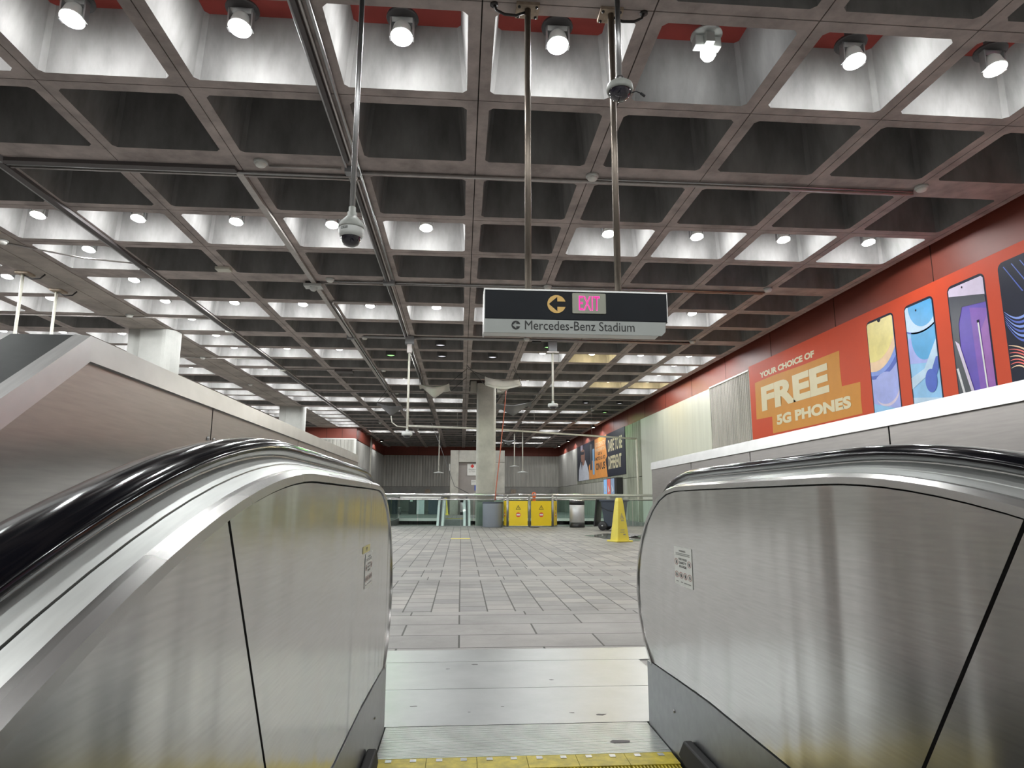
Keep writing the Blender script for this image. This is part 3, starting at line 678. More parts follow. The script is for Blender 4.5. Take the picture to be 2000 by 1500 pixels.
for lb, c, r, p in (('black can lamp with pale lens under the band of pipes, nearer of two', -1, 8, can_d), ('black can lamp with pale lens, farther one beside the camera pole', -1, 9, can_d), ('black can lamp with pale lens just left of the exit sign foot', 0, 9, can_d),
                    ('can lamp with glowing green lens left of the tall camera pole', -2, 9, can_g), ('can lamp with green lens half hidden by the grey bracket box', 1, 8, can_g), ('pale green can lamp far right, left one of two', 3, 15, can_d),
                    ('pale green can lamp far right, beside the red wall', 4, 15, can_d), ('can lamp shining green on the wall beside the drain pipe', 4, 17, can_g), ('small pale can lamp deep in the ceiling beyond the middle column', 1, 21, can_d),
                    ('small pale can lamp far off left of the middle column', 0, 25, can_d), ('farthest small can lamp left of the middle column', 0, 28, can_d)):
    put(p, c, r, lb, 'black can lamps', z=CZ-.03)
for x, y, lb in ((.5, 21.5, 'added lower level flood lamp under the landing, left'), (4.5, 21.5, 'added lower level flood lamp under the landing, right'), (-2.4, -1.5, 'added lower level flood lamp left of the escalator'), (2.9, -1.5, 'added lower level flood lamp right of the escalator'), (.25, -6.5, 'added lower level flood lamp near the escalator foot')):
    dup(flood, (x, y, -1.0 if y > -3 else -.0), lb, 'added lower level lamps')  # unseen lamps, added to brighten the well and the lower panels
# the one odd lamp: a plate with small heads and a bare bulb
xa, xb, ya, yb = cell(1, 0); cx, cy = (xa+xb)/2, (ya+yb)/2
odd = thing('triple_lamp', 'odd ceiling lamp with small square heads and bare bulb, in nearest lit row', 'lamp', (cx, cy, CZ))
q = MB(); q.lathe([(0, .66), (.05, .66), (.05, .38), (0, .38)], (cx, cy, CZ), 12); q.build('stem', MT['blackm'], odd)
q = MB(); q.lathe([(0, .38), (.15, .375), (.155, .355), (0, .34)], (cx, cy, CZ), 24); q.build('canopy', MT['camwhite'], odd)
for dx, dy in ((-.09, 0), (.09, .01), (0, -.06)):
    q = MB(); q.box(cx+dx-.045, cx+dx+.045, cy+dy-.05, cy+dy+.05, CZ+.22, CZ+.33); q.build('square_head', MT['camwhite'], odd, bevel=.008)
q = MB(); q.lathe([(0, -.02), (.05, -.01), (.075, .03), (.075, .07), (.045, .12), (.03, .22), (0, .22)], (cx, cy-.02, CZ+.1), 20); q.build('bulb', MT['lens'], odd)
l = bpy.data.lights.new('bulb_light', 'SPOT'); l.energy = LAMP_W*.55; l.color = (.95, .97, 1); l.spot_size = radians(170); l.shadow_soft_size = .07
L_ = bpy.data.objects.new('light', l); COL.objects.link(L_); L_.parent = odd; L_.location = (0, -.02, .06)
l = bpy.data.lights.new('bulb_spill', 'POINT'); l.energy = 8; l.color = (.93, .95, 1); l.shadow_soft_size = .07
L_ = bpy.data.objects.new('spill_light', l); COL.objects.link(L_); L_.parent = odd; L_.location = (0, -.02, .05)

# ------------------------------------------------------------------ hanging exit sign
SY = 4.95
sg = thing('exit_sign', 'hanging black and grey direction sign with pink EXIT and arrow', 'sign', (.88, SY+.08, CZ))
z0, zm, z1 = 2.195, 2.306, 2.55; xa, xb = .16, 1.605
q = MB(); q.box(xa, xb, SY, SY+.16, zm+.002, z1-.012); q.build('black_panel', MT['signblack'], sg, bevel=.004)
q = MB(); q.prism([(x, SY-.006, z) for x, z in [(xa-.002, z0), (xb-.05, z0), (xb-.02, z0+.03), (xb-.015, zm-.002), (xa-.002, zm-.002)]], (0, .012, 0)); q.build('grey_panel', MT['signgrey'], sg)
q = MB(); q.box(xa-.008, xb+.004, SY-.006, SY+.17, z1-.012, z1); q.box(xa-.01, xa, SY-.004, SY+.165, z0, z1-.012); q.box(xb, xb+.006, SY, SY+.165, zm, z1-.012); q.build('edge_frame', MT['signedge'], sg)
q = MB(); q.box(xa, xb-.06, SY+.006, SY+.155, z0+.01, zm); q.build('lower_box', MT['signedge'], sg)
def arrow_disc(name, mat, cx, cz, r, parent, y):
    """a disc with a left-pointing arrow cut out of it, its shaft open to the right"""
    A = []
    def P(x, z): return (cx+x*r, y, cz+z*r)
    def arc(a0, a1, n=24): return [(cos(radians(a0+(a1-a0)*k/n)), sin(radians(a0+(a1-a0)*k/n))) for k in range(n+1)]
    sh = .3; a_ = math.degrees(math.asin(sh)); hx = .08
    q = MB()
    up = [(cos(radians(a_)), sh)]+arc(a_, 180)+[(-.84, 0), (hx, .8), (hx, sh)]
    dn = [(hx, -sh), (hx, -.8), (-.84, 0)]+arc(180, 360-a_)
    q.prism([P(*p) for p in up], (0, .003, 0)); q.prism([P(*p) for p in dn], (0, .003, 0))
    return q.build(name, mat, parent)
arrow_disc('arrow_disc', MT['gold'], .722, 2.434, .073, sg, SY-.004)
arrow_disc('arrow_disc', MT['ink'], .392+.01, 2.256, .034, sg, SY-.0095)
text('Mercedes-Benz Stadium', 'sign_lettering', MT['ink'], sg, (.472, SY-.0065, 2.222), (1, 0, 0), (0, 0, 1), .865, .073, 0, .002)
q = MB(); q.prism([(x, SY-.008, z) for x, z in rrect(.846, 1.113, 2.362, 2.527, .008, 3)], (0, .008, 0)); ep = q.build('exit_plate', MT['exitpl'], sg)
text('EXIT', 'exit_halo', MT['exithalo'], ep, (.897, SY-.008, 2.386), (1, 0, 0), (0, 0, 1), .168, .119, .012, .001)
text('EXIT', 'exit_letters', MT['exitled'], ep, (.9, SY-.008, 2.389), (1, 0, 0), (0, 0, 1), .162, .113, -.002, .002)
text('EXIT', 'exit_strokes', MT['exitpink'], ep, (.906, SY-.008, 2.395), (1, 0, 0), (0, 0, 1), .150, .101, -.03, .003)
for x in (.506, 1.235):
    q = MB(); q.tube([(x, SY+.08, z1-.005), (x, SY+.08, CZ-.02)], .027, 14); q.build('rod', MT['rod'], sg)
    q = MB(); q.box(x-.1, x+.1, SY+.02, SY+.19, CZ-.03, CZ-.001)
    pl = q.build('ceiling_plate', MT['rust'], sg)
    for a in (-.075, .075):
        for b in (.045, .165): q = MB(); q.lathe([(0, -.014), (.012, -.012), (.013, 0)], (x+a, SY+b, CZ-.03), 8); q.build('bolt', MT['blackm'], pl)
    sgn = -1 if x < 1 else 1
    pts = [(x+sgn*.027, SY+.08, CZ-.06), (x+sgn*.1, SY+.07, CZ-.1), (x+sgn*.2, SY+.07, CZ-.095), (x+sgn*.27, SY+.07, CZ-.06), (x+sgn*.29, SY+.07, CZ-.005)]
    q = MB(); q.tube(pts, .012, 8); q.lathe([(0, 0), (.035, 0), (.035, -.015), (0, -.015)], (x+sgn*.29, SY+.07, CZ), 12); q.build('feed_conduit', MT['blackm'], sg)

# rods of a second sign, hidden below behind the left wall
def sign_rods(y0, y1, label, zlow):
    o = thing('hanging_sign', label, 'sign', (-8.3, (y0+y1)/2, CZ))
    for y in (y0, y1):
        q = MB(); q.tube([(-8.3, y, zlow+.3), (-8.3, y, CZ-.03)], .028, 12); q.build('rod', MT['offwhite'], o)
        q = MB(); q.box(-8.38, -8.15, y-.12, y+.12, CZ-.045, CZ-.013); q.build('ceiling_plate', MT['rust'], o)
        q = MB(); q.tube([(-8.27, y, CZ-.06), (-8.14, y+.02, CZ-.12), (-8.0, y+.03, CZ-.1), (-7.92, y+.03, CZ-.02)], .014, 8); q.build('feed_conduit', MT['blackm'], o)
    q = MB(); q.box(-8.36, -8.24, y0-.3, y1+.3, zlow, zlow+.32); q.build('sign_box', MT['signblack'], o)
sign_rods(12.55, 13.6, 'pair of pale rods with rusty plates under the wide beam, near left', 2.0)
sign_rods(31.9, 33.4, 'pair of pale rods hanging beyond the farther left column', 2.0)

# ------------------------------------------------------------------ cameras hung on poles
def text_curved(body, c, r, a_mid, z, h, parent, mat, span):
    o = text(body, 'camera_number', mat, parent, (0, 0, 0), (1, 0, 0), (0, 0, 1), 1, 1, .02, 0)
    o0 = ORG[o.name]
    for v in o.data.vertices:
        u = v.co+o0; a = a_mid+(u.x-.5)*span
        v.co = Vector((c[0]+r*sin(a), c[1]-r*cos(a), z+u.z*h))-o0
    return o
cx, cy = -.83, 4.62
o = thing('dome_camera', 'grey bell shaped dome camera on long pole, numbered, upper left of centre', 'security camera', (cx, cy, CZ))
q = MB(); q.tube([(cx, cy, 3.0), (cx, cy, CZ)], .02, 14); q.build('pole', MT['galv'], o)
q = MB(); q.lathe([(0, .205), (.02, .205), (.026, .2), (.026, .165), (.034, .16), (.034, .13), (.045, .122), (.085, .075), (.094, .045), (.094, .03), (.088, .03)], (cx, cy, 2.83), 28); q.build('housing', MT['camgrey'], o)
q = MB(); q.lathe([(.092, .032), (.09, .0), (.078, -.035), (.0, -.035)], (cx, cy, 2.83), 28); rg = q.build('ring', MT['camwhite'], o)
text_curved('C020', (cx, cy), .0925, -.42, 2.834, .019, rg, MT['ink'], .62)
q = MB(); q.lathe([(.074, -.03), (.07, -.055), (.055, -.083), (.03, -.098), (0, -.103)], (cx, cy, 2.83), 24); q.build('dome', MT['dome'], o)
cx, cy = 1.19, 4.62
o = thing('dome_camera', 'flat round dome camera on a pole in front of the sign rod', 'security camera', (cx, cy, CZ))
q = MB(); q.tube([(cx, cy, 4.2), (cx, cy, CZ)], .021, 14); q.lathe([(0, .07), (.03, .07), (.034, .06), (.034, 0), (0, 0)], (cx, cy, 4.13), 16); q.build('pole', MT['galv'], o)
q = MB(); q.lathe([(0, .05), (.085, .048), (.1, .035), (.105, 0), (.098, -.02), (.088, -.02)], (cx, cy, 4.09), 30); q.build('housing', MT['camgrey'], o)
q = MB(); q.lathe([(.09, -.015), (.083, -.045), (.06, -.072), (.03, -.085), (0, -.088)], (cx, cy, 4.09), 26); q.build('dome', MT['dome'], o)
q = MB(); q.tube([(cx+.09, cy, 4.07), (cx+.13, cy, 4.085), (cx+.165, cy, 4.07)], .005, 6); q.tube([(cx+.165, cy, 4.07), (cx+.2, cy, 4.045)], .011, 8); q.build('cable_end', MT['black'], o)
def pole_cam(x, y, zb, box_dx, label, arm):
    o = thing('pole_camera', label, 'security camera', (x, y, CZ))
    q = MB(); q.tube([(x, y, zb+.1), (x, y, CZ-.15)], .028, 12); q.build('pole', MT['offwhite'], o)
    q = MB(); q.box(x+box_dx-.11, x+box_dx+.11, y-.1, y+.1, CZ-.32 if arm else CZ-.22, CZ-.012); q.build('junction_box', MT['boxgrey'], o)
    q = MB(); q.box(x-.16, x+.16, y-.1, y+.1, CZ-.36, CZ-.33) if arm else q.box(x-.06, x+.06, y-.06, y+.06, CZ-.45, CZ-.22); q.build('bracket', MT['galvd'], o)
    q = MB(); q.lathe([(0, .12), (.03, .12), (.04, .06), (.12, .05), (.135, .02), (.135, -.03), (.1, -.04), (0, -.04)], (x, y, zb), 24); q.build('housing', MT['camwhite'], o)
    q = MB(); q.lathe([(.1, -.035), (.085, -.07), (.05, -.095), (0, -.1)], (x, y, zb), 20); q.build('dome', MT['dome'], o)
pole_cam(-1.4, 16.9, 2.56, -.0, 'white camera at the foot of the long pale pole left of the column', False)
pole_cam(2.36, 17.0, 3.36, .0, 'white camera on pale pole below the right half of exit sign', True)

# ------------------------------------------------------------------ conduits and detectors on the ceiling
ZC = CZ-.028
def run(name, label, parts):
    o = thing(name, label, 'conduit', parts[0][1][0])
    for nm, pts, r, m in parts:
        q = MB()
        if nm == 'trunking':
            a, b = pts; (q.box(a[0]-r, a[0]+r, a[1], b[1], CZ-.05, CZ-.001) if abs(a[0]-b[0]) < .01 else q.box(a[0], b[0], a[1]-r, a[1]+r, CZ-.05, CZ-.001))
        elif nm in ('junction_box', 'cover'):
            a = pts[0]; q.box(a[0]-r, a[0]+r, a[1]-r*.7, a[1]+r*.7, CZ-.08, CZ-.001)
        else: q.tube(pts, r, 8)
        q.build(nm, MT[m], o)
    return o
def ln(x, y0, y1, z=ZC): return [(x, y0, z), (x, y1, z)]
def lx(y, x0, x1, z=ZC): return [(x0, y, z), (x1, y, z)]
run('conduit_run', 'three parallel conduits along the rib left of centre, from top edge', [
    ('trunking', ln(-1.49, 2.5, 7.8), .022, 'trunk'), ('pipe', ln(-1.53, 2.5, 24, CZ-.02), .017, 'galv'), ('pipe', ln(-1.44, 2.5, 24, CZ-.02), .014, 'galvd'), ('pipe', ln(-1.37, 2.5, 12.3, CZ-.024), .02, 'galv'),
    ('junction_box', [(-1.46, 8.02, 0)], .09, 'boxgrey'), ('junction_box', [(-1.47, 12.47, 0)], .11, 'boxgrey'), ('trunking', ln(-1.49, 8.2, 36), .02, 'trunk')])
run('conduit_run', 'dark trunking with bright pipe along the rib beside the lit coffer line, left', [
    ('trunking', ln(-5.86, 8.1, 38), .05, 'trunk'), ('pipe', ln(-5.93, 8.1, 38), .022, 'galv'), ('pipe', ln(-5.79, 12, 38), .016, 'galvd'), ('junction_box', [(-5.87, 8.0, 0)], .11, 'boxgrey'), ('cover', [(-5.87, 16.6, 0)], .09, 'white'), ('cover', [(-5.87, 21.6, 0)], .09, 'white')])
run('conduit_run', 'grey trunking along the second rib from centre, left side', [
    ('trunking', ln(-2.93, 8.2, 26), .045, 'galvd'), ('pipe', ln(-2.84, 14.0, 26), .02, 'galv'), ('pipe', [(-1.55, 13.9, ZC), (-2.8, 13.85, ZC), (-2.84, 14.0, ZC)], .02, 'galvd'), ('junction_box', [(-2.93, 17, 0)], .1, 'boxgrey')])
run('conduit_run', 'twin pipes under dark trunking across the first wide band, upper left', [
    ('trunking', lx(8.12, -5.8, -2.95), .05, 'trunk'), ('pipe', lx(8.2, -5.8, -1.5), .02, 'galv'), ('pipe', lx(8.28, -5.8, -1.4), .016, 'galvd'), ('pipe', lx(8.0, -2.5, -1.6), .017, 'galvd')])
run('conduit_run', 'pipe across the first wide band from centre to red wall', [('pipe', lx(8.08, -1.35, 6.15), .024, 'galvd'), ('pipe', lx(8.0, 1.7, 6.1), .014, 'galv')])
run('conduit_run', 'twin pipes across the second wide band, just above the sign', [('pipe', lx(12.5, -2.6, 6.1), .02, 'galv'), ('pipe', lx(12.6, -1.4, 6.1), .016, 'galvd'), ('pipe', lx(12.62, -2.9, -1.5), .022, 'galvd')])
run('conduit_run', 'pipes across the third wide band, just below the sign', [('pipe', lx(16.9, -2.6, 6.1), .026, 'galv'), ('pipe', lx(17.02, -2.6, 6.1), .022, 'galvd'), ('junction_box', [(1.93, 17.0, 0)], .12, 'black')])
run('conduit_run', 'thin pipe crossing the wide beam above the nearer left column', [('pipe', lx(15.5, -12, -5.9), .016, 'galvd')])
run('conduit_run', 'thin pipe crossing the wide beam at far left, nearest', [('pipe', [(-7.6, 11.0, ZC), (-6.7, 11.6, ZC), (-5.9, 11.8, ZC)], .014, 'galvd')])
run('conduit_run', 'thin pipe crossing the wide beam between the two left columns', [('pipe', lx(20.0, -12, -5.9), .018, 'galvd')])
run('conduit_run', 'pipe across the ceiling on the fourth wide band', [('pipe', lx(21.55, -5.8, -2.6), .02, 'galvd'), ('junction_box', [(-3.9, 21.7, 0)], .28, 'trunk')])
for y, n in ((26.1, 'fifth'), (30.6, 'sixth'), (35.1, 'seventh')):
    run('conduit_run', 'far thin pipe across the ceiling on the %s wide band' % n, [('pipe', lx(y, -5.8, 6.1), .02, 'galvd')])
def detector(x, y, label, yel=False):
    if yel:
        q = MB(); q.box(x-.13, x+.13, y-.09, y+.09, CZ-.06, CZ-.001); return tag(q.build('ceiling_box', MT['offwhite'], None, bevel=.01), label, 'junction box')
    o = thing('smoke_detector', label, 'smoke detector', (x, y, CZ), 'smoke detectors on the ceiling ribs')
    q = MB(); q.lathe([(0, 0), (.085, 0), (.085, -.03), (.075, -.036), (0, -.036)], (x, y, CZ), 20); q.build('base', MT['camwhite'], o)
    q = MB(); q.lathe([(.068, -.036), (.07, -.05), (.055, -.07), (.02, -.078), (0, -.078)], (x, y, CZ), 20); q.build('sensor_head', MT['white'], o)
    return o
for x, y, lb in ((-2.587, 7.93, 'white smoke detector on the first wide band, left of the camera pole'), (1.648, 7.95, 'white smoke detector on the first wide band between rod and second pole'), (6.15, 7.9, 'white smoke detector on the first wide band near the red wall'),
                 (-2.59, 12.42, 'smoke detector beside the dome box on second wide band'), (1.65, 12.5, 'smoke detector just above the exit sign'), (6.08, 12.3, 'smoke detector on second wide band near the red wall'),
                 (-2.59, 17.06, 'smoke detector on third wide band left of the pole camera'), (6.1, 16.76, 'smoke detector on third wide band near the red wall'), (-7.6, 10.9, 'smoke detector on the wide beam at the left edge'),
                 (-7.7, 15.35, 'smoke detector on the wide beam just before the nearer left column'), (-7.79, 20.0, 'smoke detector on the wide beam between the left columns'), (-7.84, 24.7, 'smoke detector on the wide beam just before the farther left column'),
                 (-2.6, 21.5, 'smoke detector on fourth wide band behind the camera pole'), (-2.62, 26.2, 'smoke detector above the dark hanging tarp at left'), (-2.3, 30.5, 'smoke detector right of the dark hanging tarp'),
                 (6.1, 30.4, 'far smoke detector on the right rib, nearest of four'), (6.1, 34.9, 'far smoke detector on the right rib, second of four'), (6.1, 39.1, 'far smoke detector on the right rib, third of four'), (6.1, 43.7, 'far smoke detector on the right rib, last of four'),
                 (-4.54, 36.7, 'far smoke detector above the left side wall'), (-2.66, 39.7, 'far smoke detector above the drain pipe end'), (1.66, 16.86, 'smoke detector hanging just under the sign bottom edge')):
    detector(x, y, lb)
detector(-4.43, 11.97, 'yellowish flat box on a rib, left of the dome box', True)
o = thing('ceiling_dome', 'white box with a small dome beneath, on the second wide band', 'sensor', (-2.96, 12.7, CZ))
q = MB(); q.box(-3.13, -2.79, 12.58, 12.82, CZ-.1, CZ-.05); q.build('plate', MT['camwhite'], o)
q = MB(); q.box(-3.1, -2.82, 12.6, 12.8, CZ-.05, CZ-.001); q.build('back_box', MT['blackm'], o)
q = MB(); q.lathe([(.08, -.1), (.07, -.14), (.04, -.17), (0, -.18)], (-2.96, 12.7, CZ), 18); q.build('dome', MT['camwhite'], o)

# ------------------------------------------------------------------ big phone poster on the right wall
PX = XW-.03
pb = thing('billboard', 'long red poster with four phones and FREE 5G PHONES lettering, right wall', 'poster', (PX, 12.4, 2.1))
def pf(q, pts, lay): q.prism([(PX-.0015*lay, y, z) for y, z in pts], (.001, 0, 0)); return q
q = MB(); q.box(PX, PX+.03, 6.9, 17.35, 2.05, 4.56); q.build('poster_sheet', MT['p_red'], pb)
q = MB()
og = [(17.02, 4.05), (16.0, 4.06), (14.5, 4.03), (12.97, 4.03), (13.0, 3.7), (12.98, 3.27), (12.34, 3.25), (12.37, 2.9), (12.36, 2.62), (14.2, 2.6), (16.16, 2.6), (16.15, 3.03), (17.05, 3.06), (17.03, 3.5)]
pf(q, og, 1); q.build('orange_patch', MT['p_or'], pb)
R_, U_ = (0, -1, 0), (0, 0, 1)
text('YOUR CHOICE OF', 'poster_lettering', MT['p_cream'], pb, (PX-.0015, 16.69, 4.11), R_, U_, 2.74, .155, .05, .003)
text('FREE', 'poster_lettering', MT['p_cream'], pb, (PX-.003, 16.68, 3.23), R_, U_, 3.23, .64, .05, .003)
text('5G PHONES', 'poster_lettering', MT['p_cream'], pb, (PX-.003, 15.91, 2.78), R_, U_, 3.21, .26, .055, .003)
def phone(ya, yb, z0, z1):
    q = MB(); pf(q, rrect(yb, ya, z0, z1, .1), 1); b = q.build('phone_picture', MT['p_navy'], pb)
    m = .028; return b, (yb+m, ya-m, z0+m, z1-m*1.6)
def shp(par, rc, pts, mat, lay, name='screen_shape'):
    p = cliprect(pts, *rc)
    # round the corners of the screen by clipping them off
    for sx, sy, cx, cy in ((1, 1, rc[1], rc[3]), (-1, 1, rc[0], rc[3])):
        if p: p = clip(p, sx, sy, sx*cx+sy*cy-.035)
    if len(p) > 2:
        q = MB(); pf(q, p, lay); q.build(name, MT[mat], par)
def full(rc): return [(rc[0], rc[2]), (rc[1], rc[2]), (rc[1], rc[3]), (rc[0], rc[3])]
# y runs to the left as seen; U(a,b): a = 0..1 from the left edge, b = height
zb, zt_ = 2.3, 4.36
b, rc = phone(11.99, 11.17, zb, zt_); U = lambda a, z: (rc[1]+(rc[0]-rc[1])*a, z)
shp(b, rc, full(rc), 'p_b3', 2); shp(b, rc, ell(*U(.25, 4.25), .95, 1.05), 'p_b1', 3); shp(b, rc, ell(*U(.22, 4.27), .86, 1.0), 'p_b2', 4); shp(b, rc, ell(*U(.2, 4.3), .78, .95), 'p_peach', 5); shp(b, rc, ell(*U(.2, 4.42), .74, .88), 'p_yel', 6)
shp(b, rc, ell(*U(.55, 2.95), .36, .3), 'p_lil', 3); shp(b, rc, ell(*U(.52, 3.0), .37, .3), 'p_b3', 4); shp(b, rc, [U(0, 2.1), U(1, 2.1), U(1, 2.55), U(0, 2.75)], 'p_b4', 3)
shp(b, rc, ell(*U(.5, rc[3]), .05, .05), 'p_navy', 7)
b, rc = phone(10.87, 10.13, zb, zt_-.01); U = lambda a, z: (rc[1]+(rc[0]-rc[1])*a, z)
shp(b, rc, full(rc), 'p_b4', 2); shp(b, rc, [U(0, 3.75), U(1, 3.75), U(1, 3.2), U(0, 3.3)], 'p_b3', 3); shp(b, rc, ell(*U(.6, 3.72), .32, .42), 'p_b5', 4); shp(b, rc, ell(*U(.5, 4.2), .6, .42), 'p_b1', 4); shp(b, rc, ell(*U(.5, 4.23), .6, .42), 'p_b6', 5)
shp(b, rc, ell(*U(.65, 4.3), .36, .42), 'p_b5', 6); shp(b, rc, [U(0, 3.05), U(.5, 3.15), U(1, 3.6), U(1, 3.2), U(.5, 3.0), U(0, 2.85)], 'p_b6', 5)
shp(b, rc, ell(*U(.7, 2.92), .14, .2, 24), 'p_b1', 7); shp(b, rc, [U(.62, 2.95), U(.94, 3.3), U(1, 3.3), U(1, 3.1), U(.86, 2.95)], 'p_b1', 6); shp(b, rc, [U(0, 2.1), U(1, 2.1), U(1, 2.6), U(0, 2.7)], 'p_b6', 4)
q = MB(); pf(q, ell(*U(.42, 4.2), .018, .02, 14), 9); q.build('camera_dot', MT['p_navy'], b)
b, rc = phone(9.80, 9.02, zb, zt_); U = lambda a, z: (rc[1]+(rc[0]-rc[1])*a, z)
shp(b, rc, full(rc), 'p_pur2', 2); shp(b, rc, [U(.55, 3.9), U(1, 3.8), U(1, 2.1), U(.6, 2.1)], 'p_pur', 3); shp(b, rc, [U(.8, 3.5), U(1, 3.7), U(1, 2.1), U(.75, 2.1)], 'p_magenta', 4); shp(b, rc, [U(0, 4.6), U(1, 4.6), U(1, 4.0), U(0, 4.17)], 'p_lil', 3)
shp(b, rc, [U(0, 4.19), U(1, 4.02), U(1, 3.9), U(.35, 3.95), U(.2, 3.7), U(.18, 3.3), U(0, 3.2)], 'p_grey', 5); shp(b, rc, [U(0, 3.45), U(.16, 3.38), U(.6, 2.1), U(0, 2.1)], 'p_grey', 6); shp(b, rc, [U(.05, 3.45), U(.16, 3.38), U(.6, 2.1), U(.52, 2.1)], 'p_lil', 7); shp(b, rc, [U(.0, 3.0), U(.06, 3.0), U(.32, 2.1), U(.26, 2.1)], 'p_silver', 7)
shp(b, rc, [U(.73, 3.62), U(.77, 3.62), U(.83, 2.1), U(.79, 2.1)], 'p_silver', 8); shp(b, rc, [U(.72, 3.66), U(.78, 3.66), U(.78, 3.62), U(.72, 3.62)], 'p_navy', 9)
q = MB(); pf(q, ell(*U(.42, 4.26), .015, .018, 14), 9); q.build('camera_dot', MT['p_navy'], b)
b, rc = phone(8.76, 7.98, zb, zt_+.02); U = lambda a, z: (rc[1]+(rc[0]-rc[1])*a, z)
shp(b, rc, full(rc), 'p_navy', 2)
def swoosh(z0, z1, wob, th, m, lay):
    n = 16; up = [U(i/n, z0+(z1-z0)*(i/n)+wob*sin(pi*(i/n)*1.6+.4)) for i in range(n+1)]
    dn = [U(i/n, z0+(z1-z0)*(i/n)+wob*sin(pi*(i/n)*1.6+.4)-th*(.3+sin(pi*i/n))) for i in range(n, -1, -1)]
    q = MB(); pf(q, [(min(max(y, rc[0]), rc[1]), z) for y, z in up+dn], lay); q.build('screen_swoosh', MT[m], b)
for k in range(6): swoosh(3.68-.03*k, 3.42-.11*k, -.1-.01*k, .03, 'p_b1' if k % 2 else 'p_b2', 4+k*.2)
for k in range(7): swoosh(3.12-.06*k, 2.78-.05*k, .05+.012*k, .022, 'p_coral' if k % 3 else 'p_peach', 6+k*.2)
for k in range(3): shp(b, rc, [U(.1+.2*k, 4.3), U(.12+.2*k, 4.3), U(.5+.2*k, 3.85), U(.47+.2*k, 3.85)], 'p_b1', 4)

# ------------------------------------------------------------------ second poster farther along the wall
pb = thing('poster', 'dark and orange poster reading DARE TO BE DIFFERENT, far right wall', 'poster', (PX, 38, 2.16))
q = MB(); q.box(PX, PX+.03, 31.5, 44.85, 2.17, 4.47); q.build('poster_sheet', MT['p_navy'], pb)
q = MB(); pf(q, [(38.85, 4.47), (35.6, 4.47), (35.85, 4.0), (35.5, 3.3), (35.9, 3.1), (35.45, 2.17), (40.66, 2.17), (40.75, 2.98), (39.9, 3.3), (38.8, 3.2)], 1); q.build('orange_patch', MT['p_or2'], pb)
text('DARE TO BE', 'poster_lettering', MT['p_cream'], pb, (PX-.0015, 35.2, 3.47), R_, U_, 3.15, .65, .03, .003)
text('DIFFERENT', 'poster_lettering', MT['p_cream'], pb, (PX-.0015, 35.2, 2.55), R_, U_, 2.95, .68, .03, .003)
for body, y, z, w_, h_, m in (('STUDENTS', 38.57, 3.97, 2.65, .26, 'p_pale'), ('WHO SWITCH', 38.6, 3.7, 2.65, .2, 'p_pale'), ('GET A', 37.9, 3.47, 1.12, .17, 'ink'), ('MOTO G 5G', 38.6, 3.19, 2.6, .2, 'ink'), ('ON US', 38.55, 2.64, 2.55, .4, 'ink')):
    text(body, 'poster_lettering', MT[m], pb, (PX-.003, y, z), R_, U_, w_, h_, .03, .003)
for ya, yb, za, zb_, m in ((40.3, 39.7, 2.72, 4.3, 'p_grey'), (39.5, 38.95, 2.42, 3.96, 'p_b4')):
    q = MB(); pf(q, rrect(yb, ya, za, zb_, .1), 2); q.build('phone_picture', MT[m], pb)
q = MB(); pf(q, [(44.45, 2.17), (40.68, 2.17), (40.75, 2.6), (41.3, 3.1), (41.9, 3.45), (42.4, 3.15), (42.9, 3.45), (43.5, 3.4), (44.2, 2.9)], 2); q.build('shirt_picture', MT['p_white'], pb)
q = MB(); pf(q, [(42.1, 3.35), (42.05, 3.8), (42.2, 4.1), (42.7, 4.2), (43.3, 4.1), (43.45, 3.7), (43.2, 3.3), (42.6, 3.1)], 3); q.build('face_picture', MT['p_skin'], pb)
q = MB(); pf(q, [(43.5, 4.1), (42.8, 4.15), (42.75, 4.47), (43.5, 4.47)], 2); q.build('hand_picture', MT['p_lil'], pb)
q = MB(); pf(q, [(42.2, 4.0), (43.3, 4.05), (43.4, 3.85), (42.3, 3.82)], 4); pf(q, [(42.9, 3.4), (43.4, 3.4), (43.1, 2.8)], 4); q.build('beard_picture', MT['p_navy'], pb)

o = thing('wall_screen', 'lit screen box with blue and red pictures below the dark poster', 'screen', (XW-.3, 33.7, 1.2))
q = MB(); q.box(XW-.32, XW-.02, 32.2, 35.2, 1.2, 2.03); q.build('case', MT['black'], o)
for ya, yb, m in ((35.15, 34.4, 'scr1'), (34.3, 33.55, 'scr2'), (33.45, 32.7, 'scr3')):
    q = MB(); q.box(XW-.325, XW-.319, yb, ya, 1.23, 2.0); sc = q.build('display', MT[m], o)
    q = MB(); q.prism([(XW-.327, yb+.15, 1.4), (XW-.327, ya-.2, 1.3), (XW-.327, ya-.15, 1.7)], (.001, 0, 0)); q.build('picture_patch', MT['p_white'], sc)

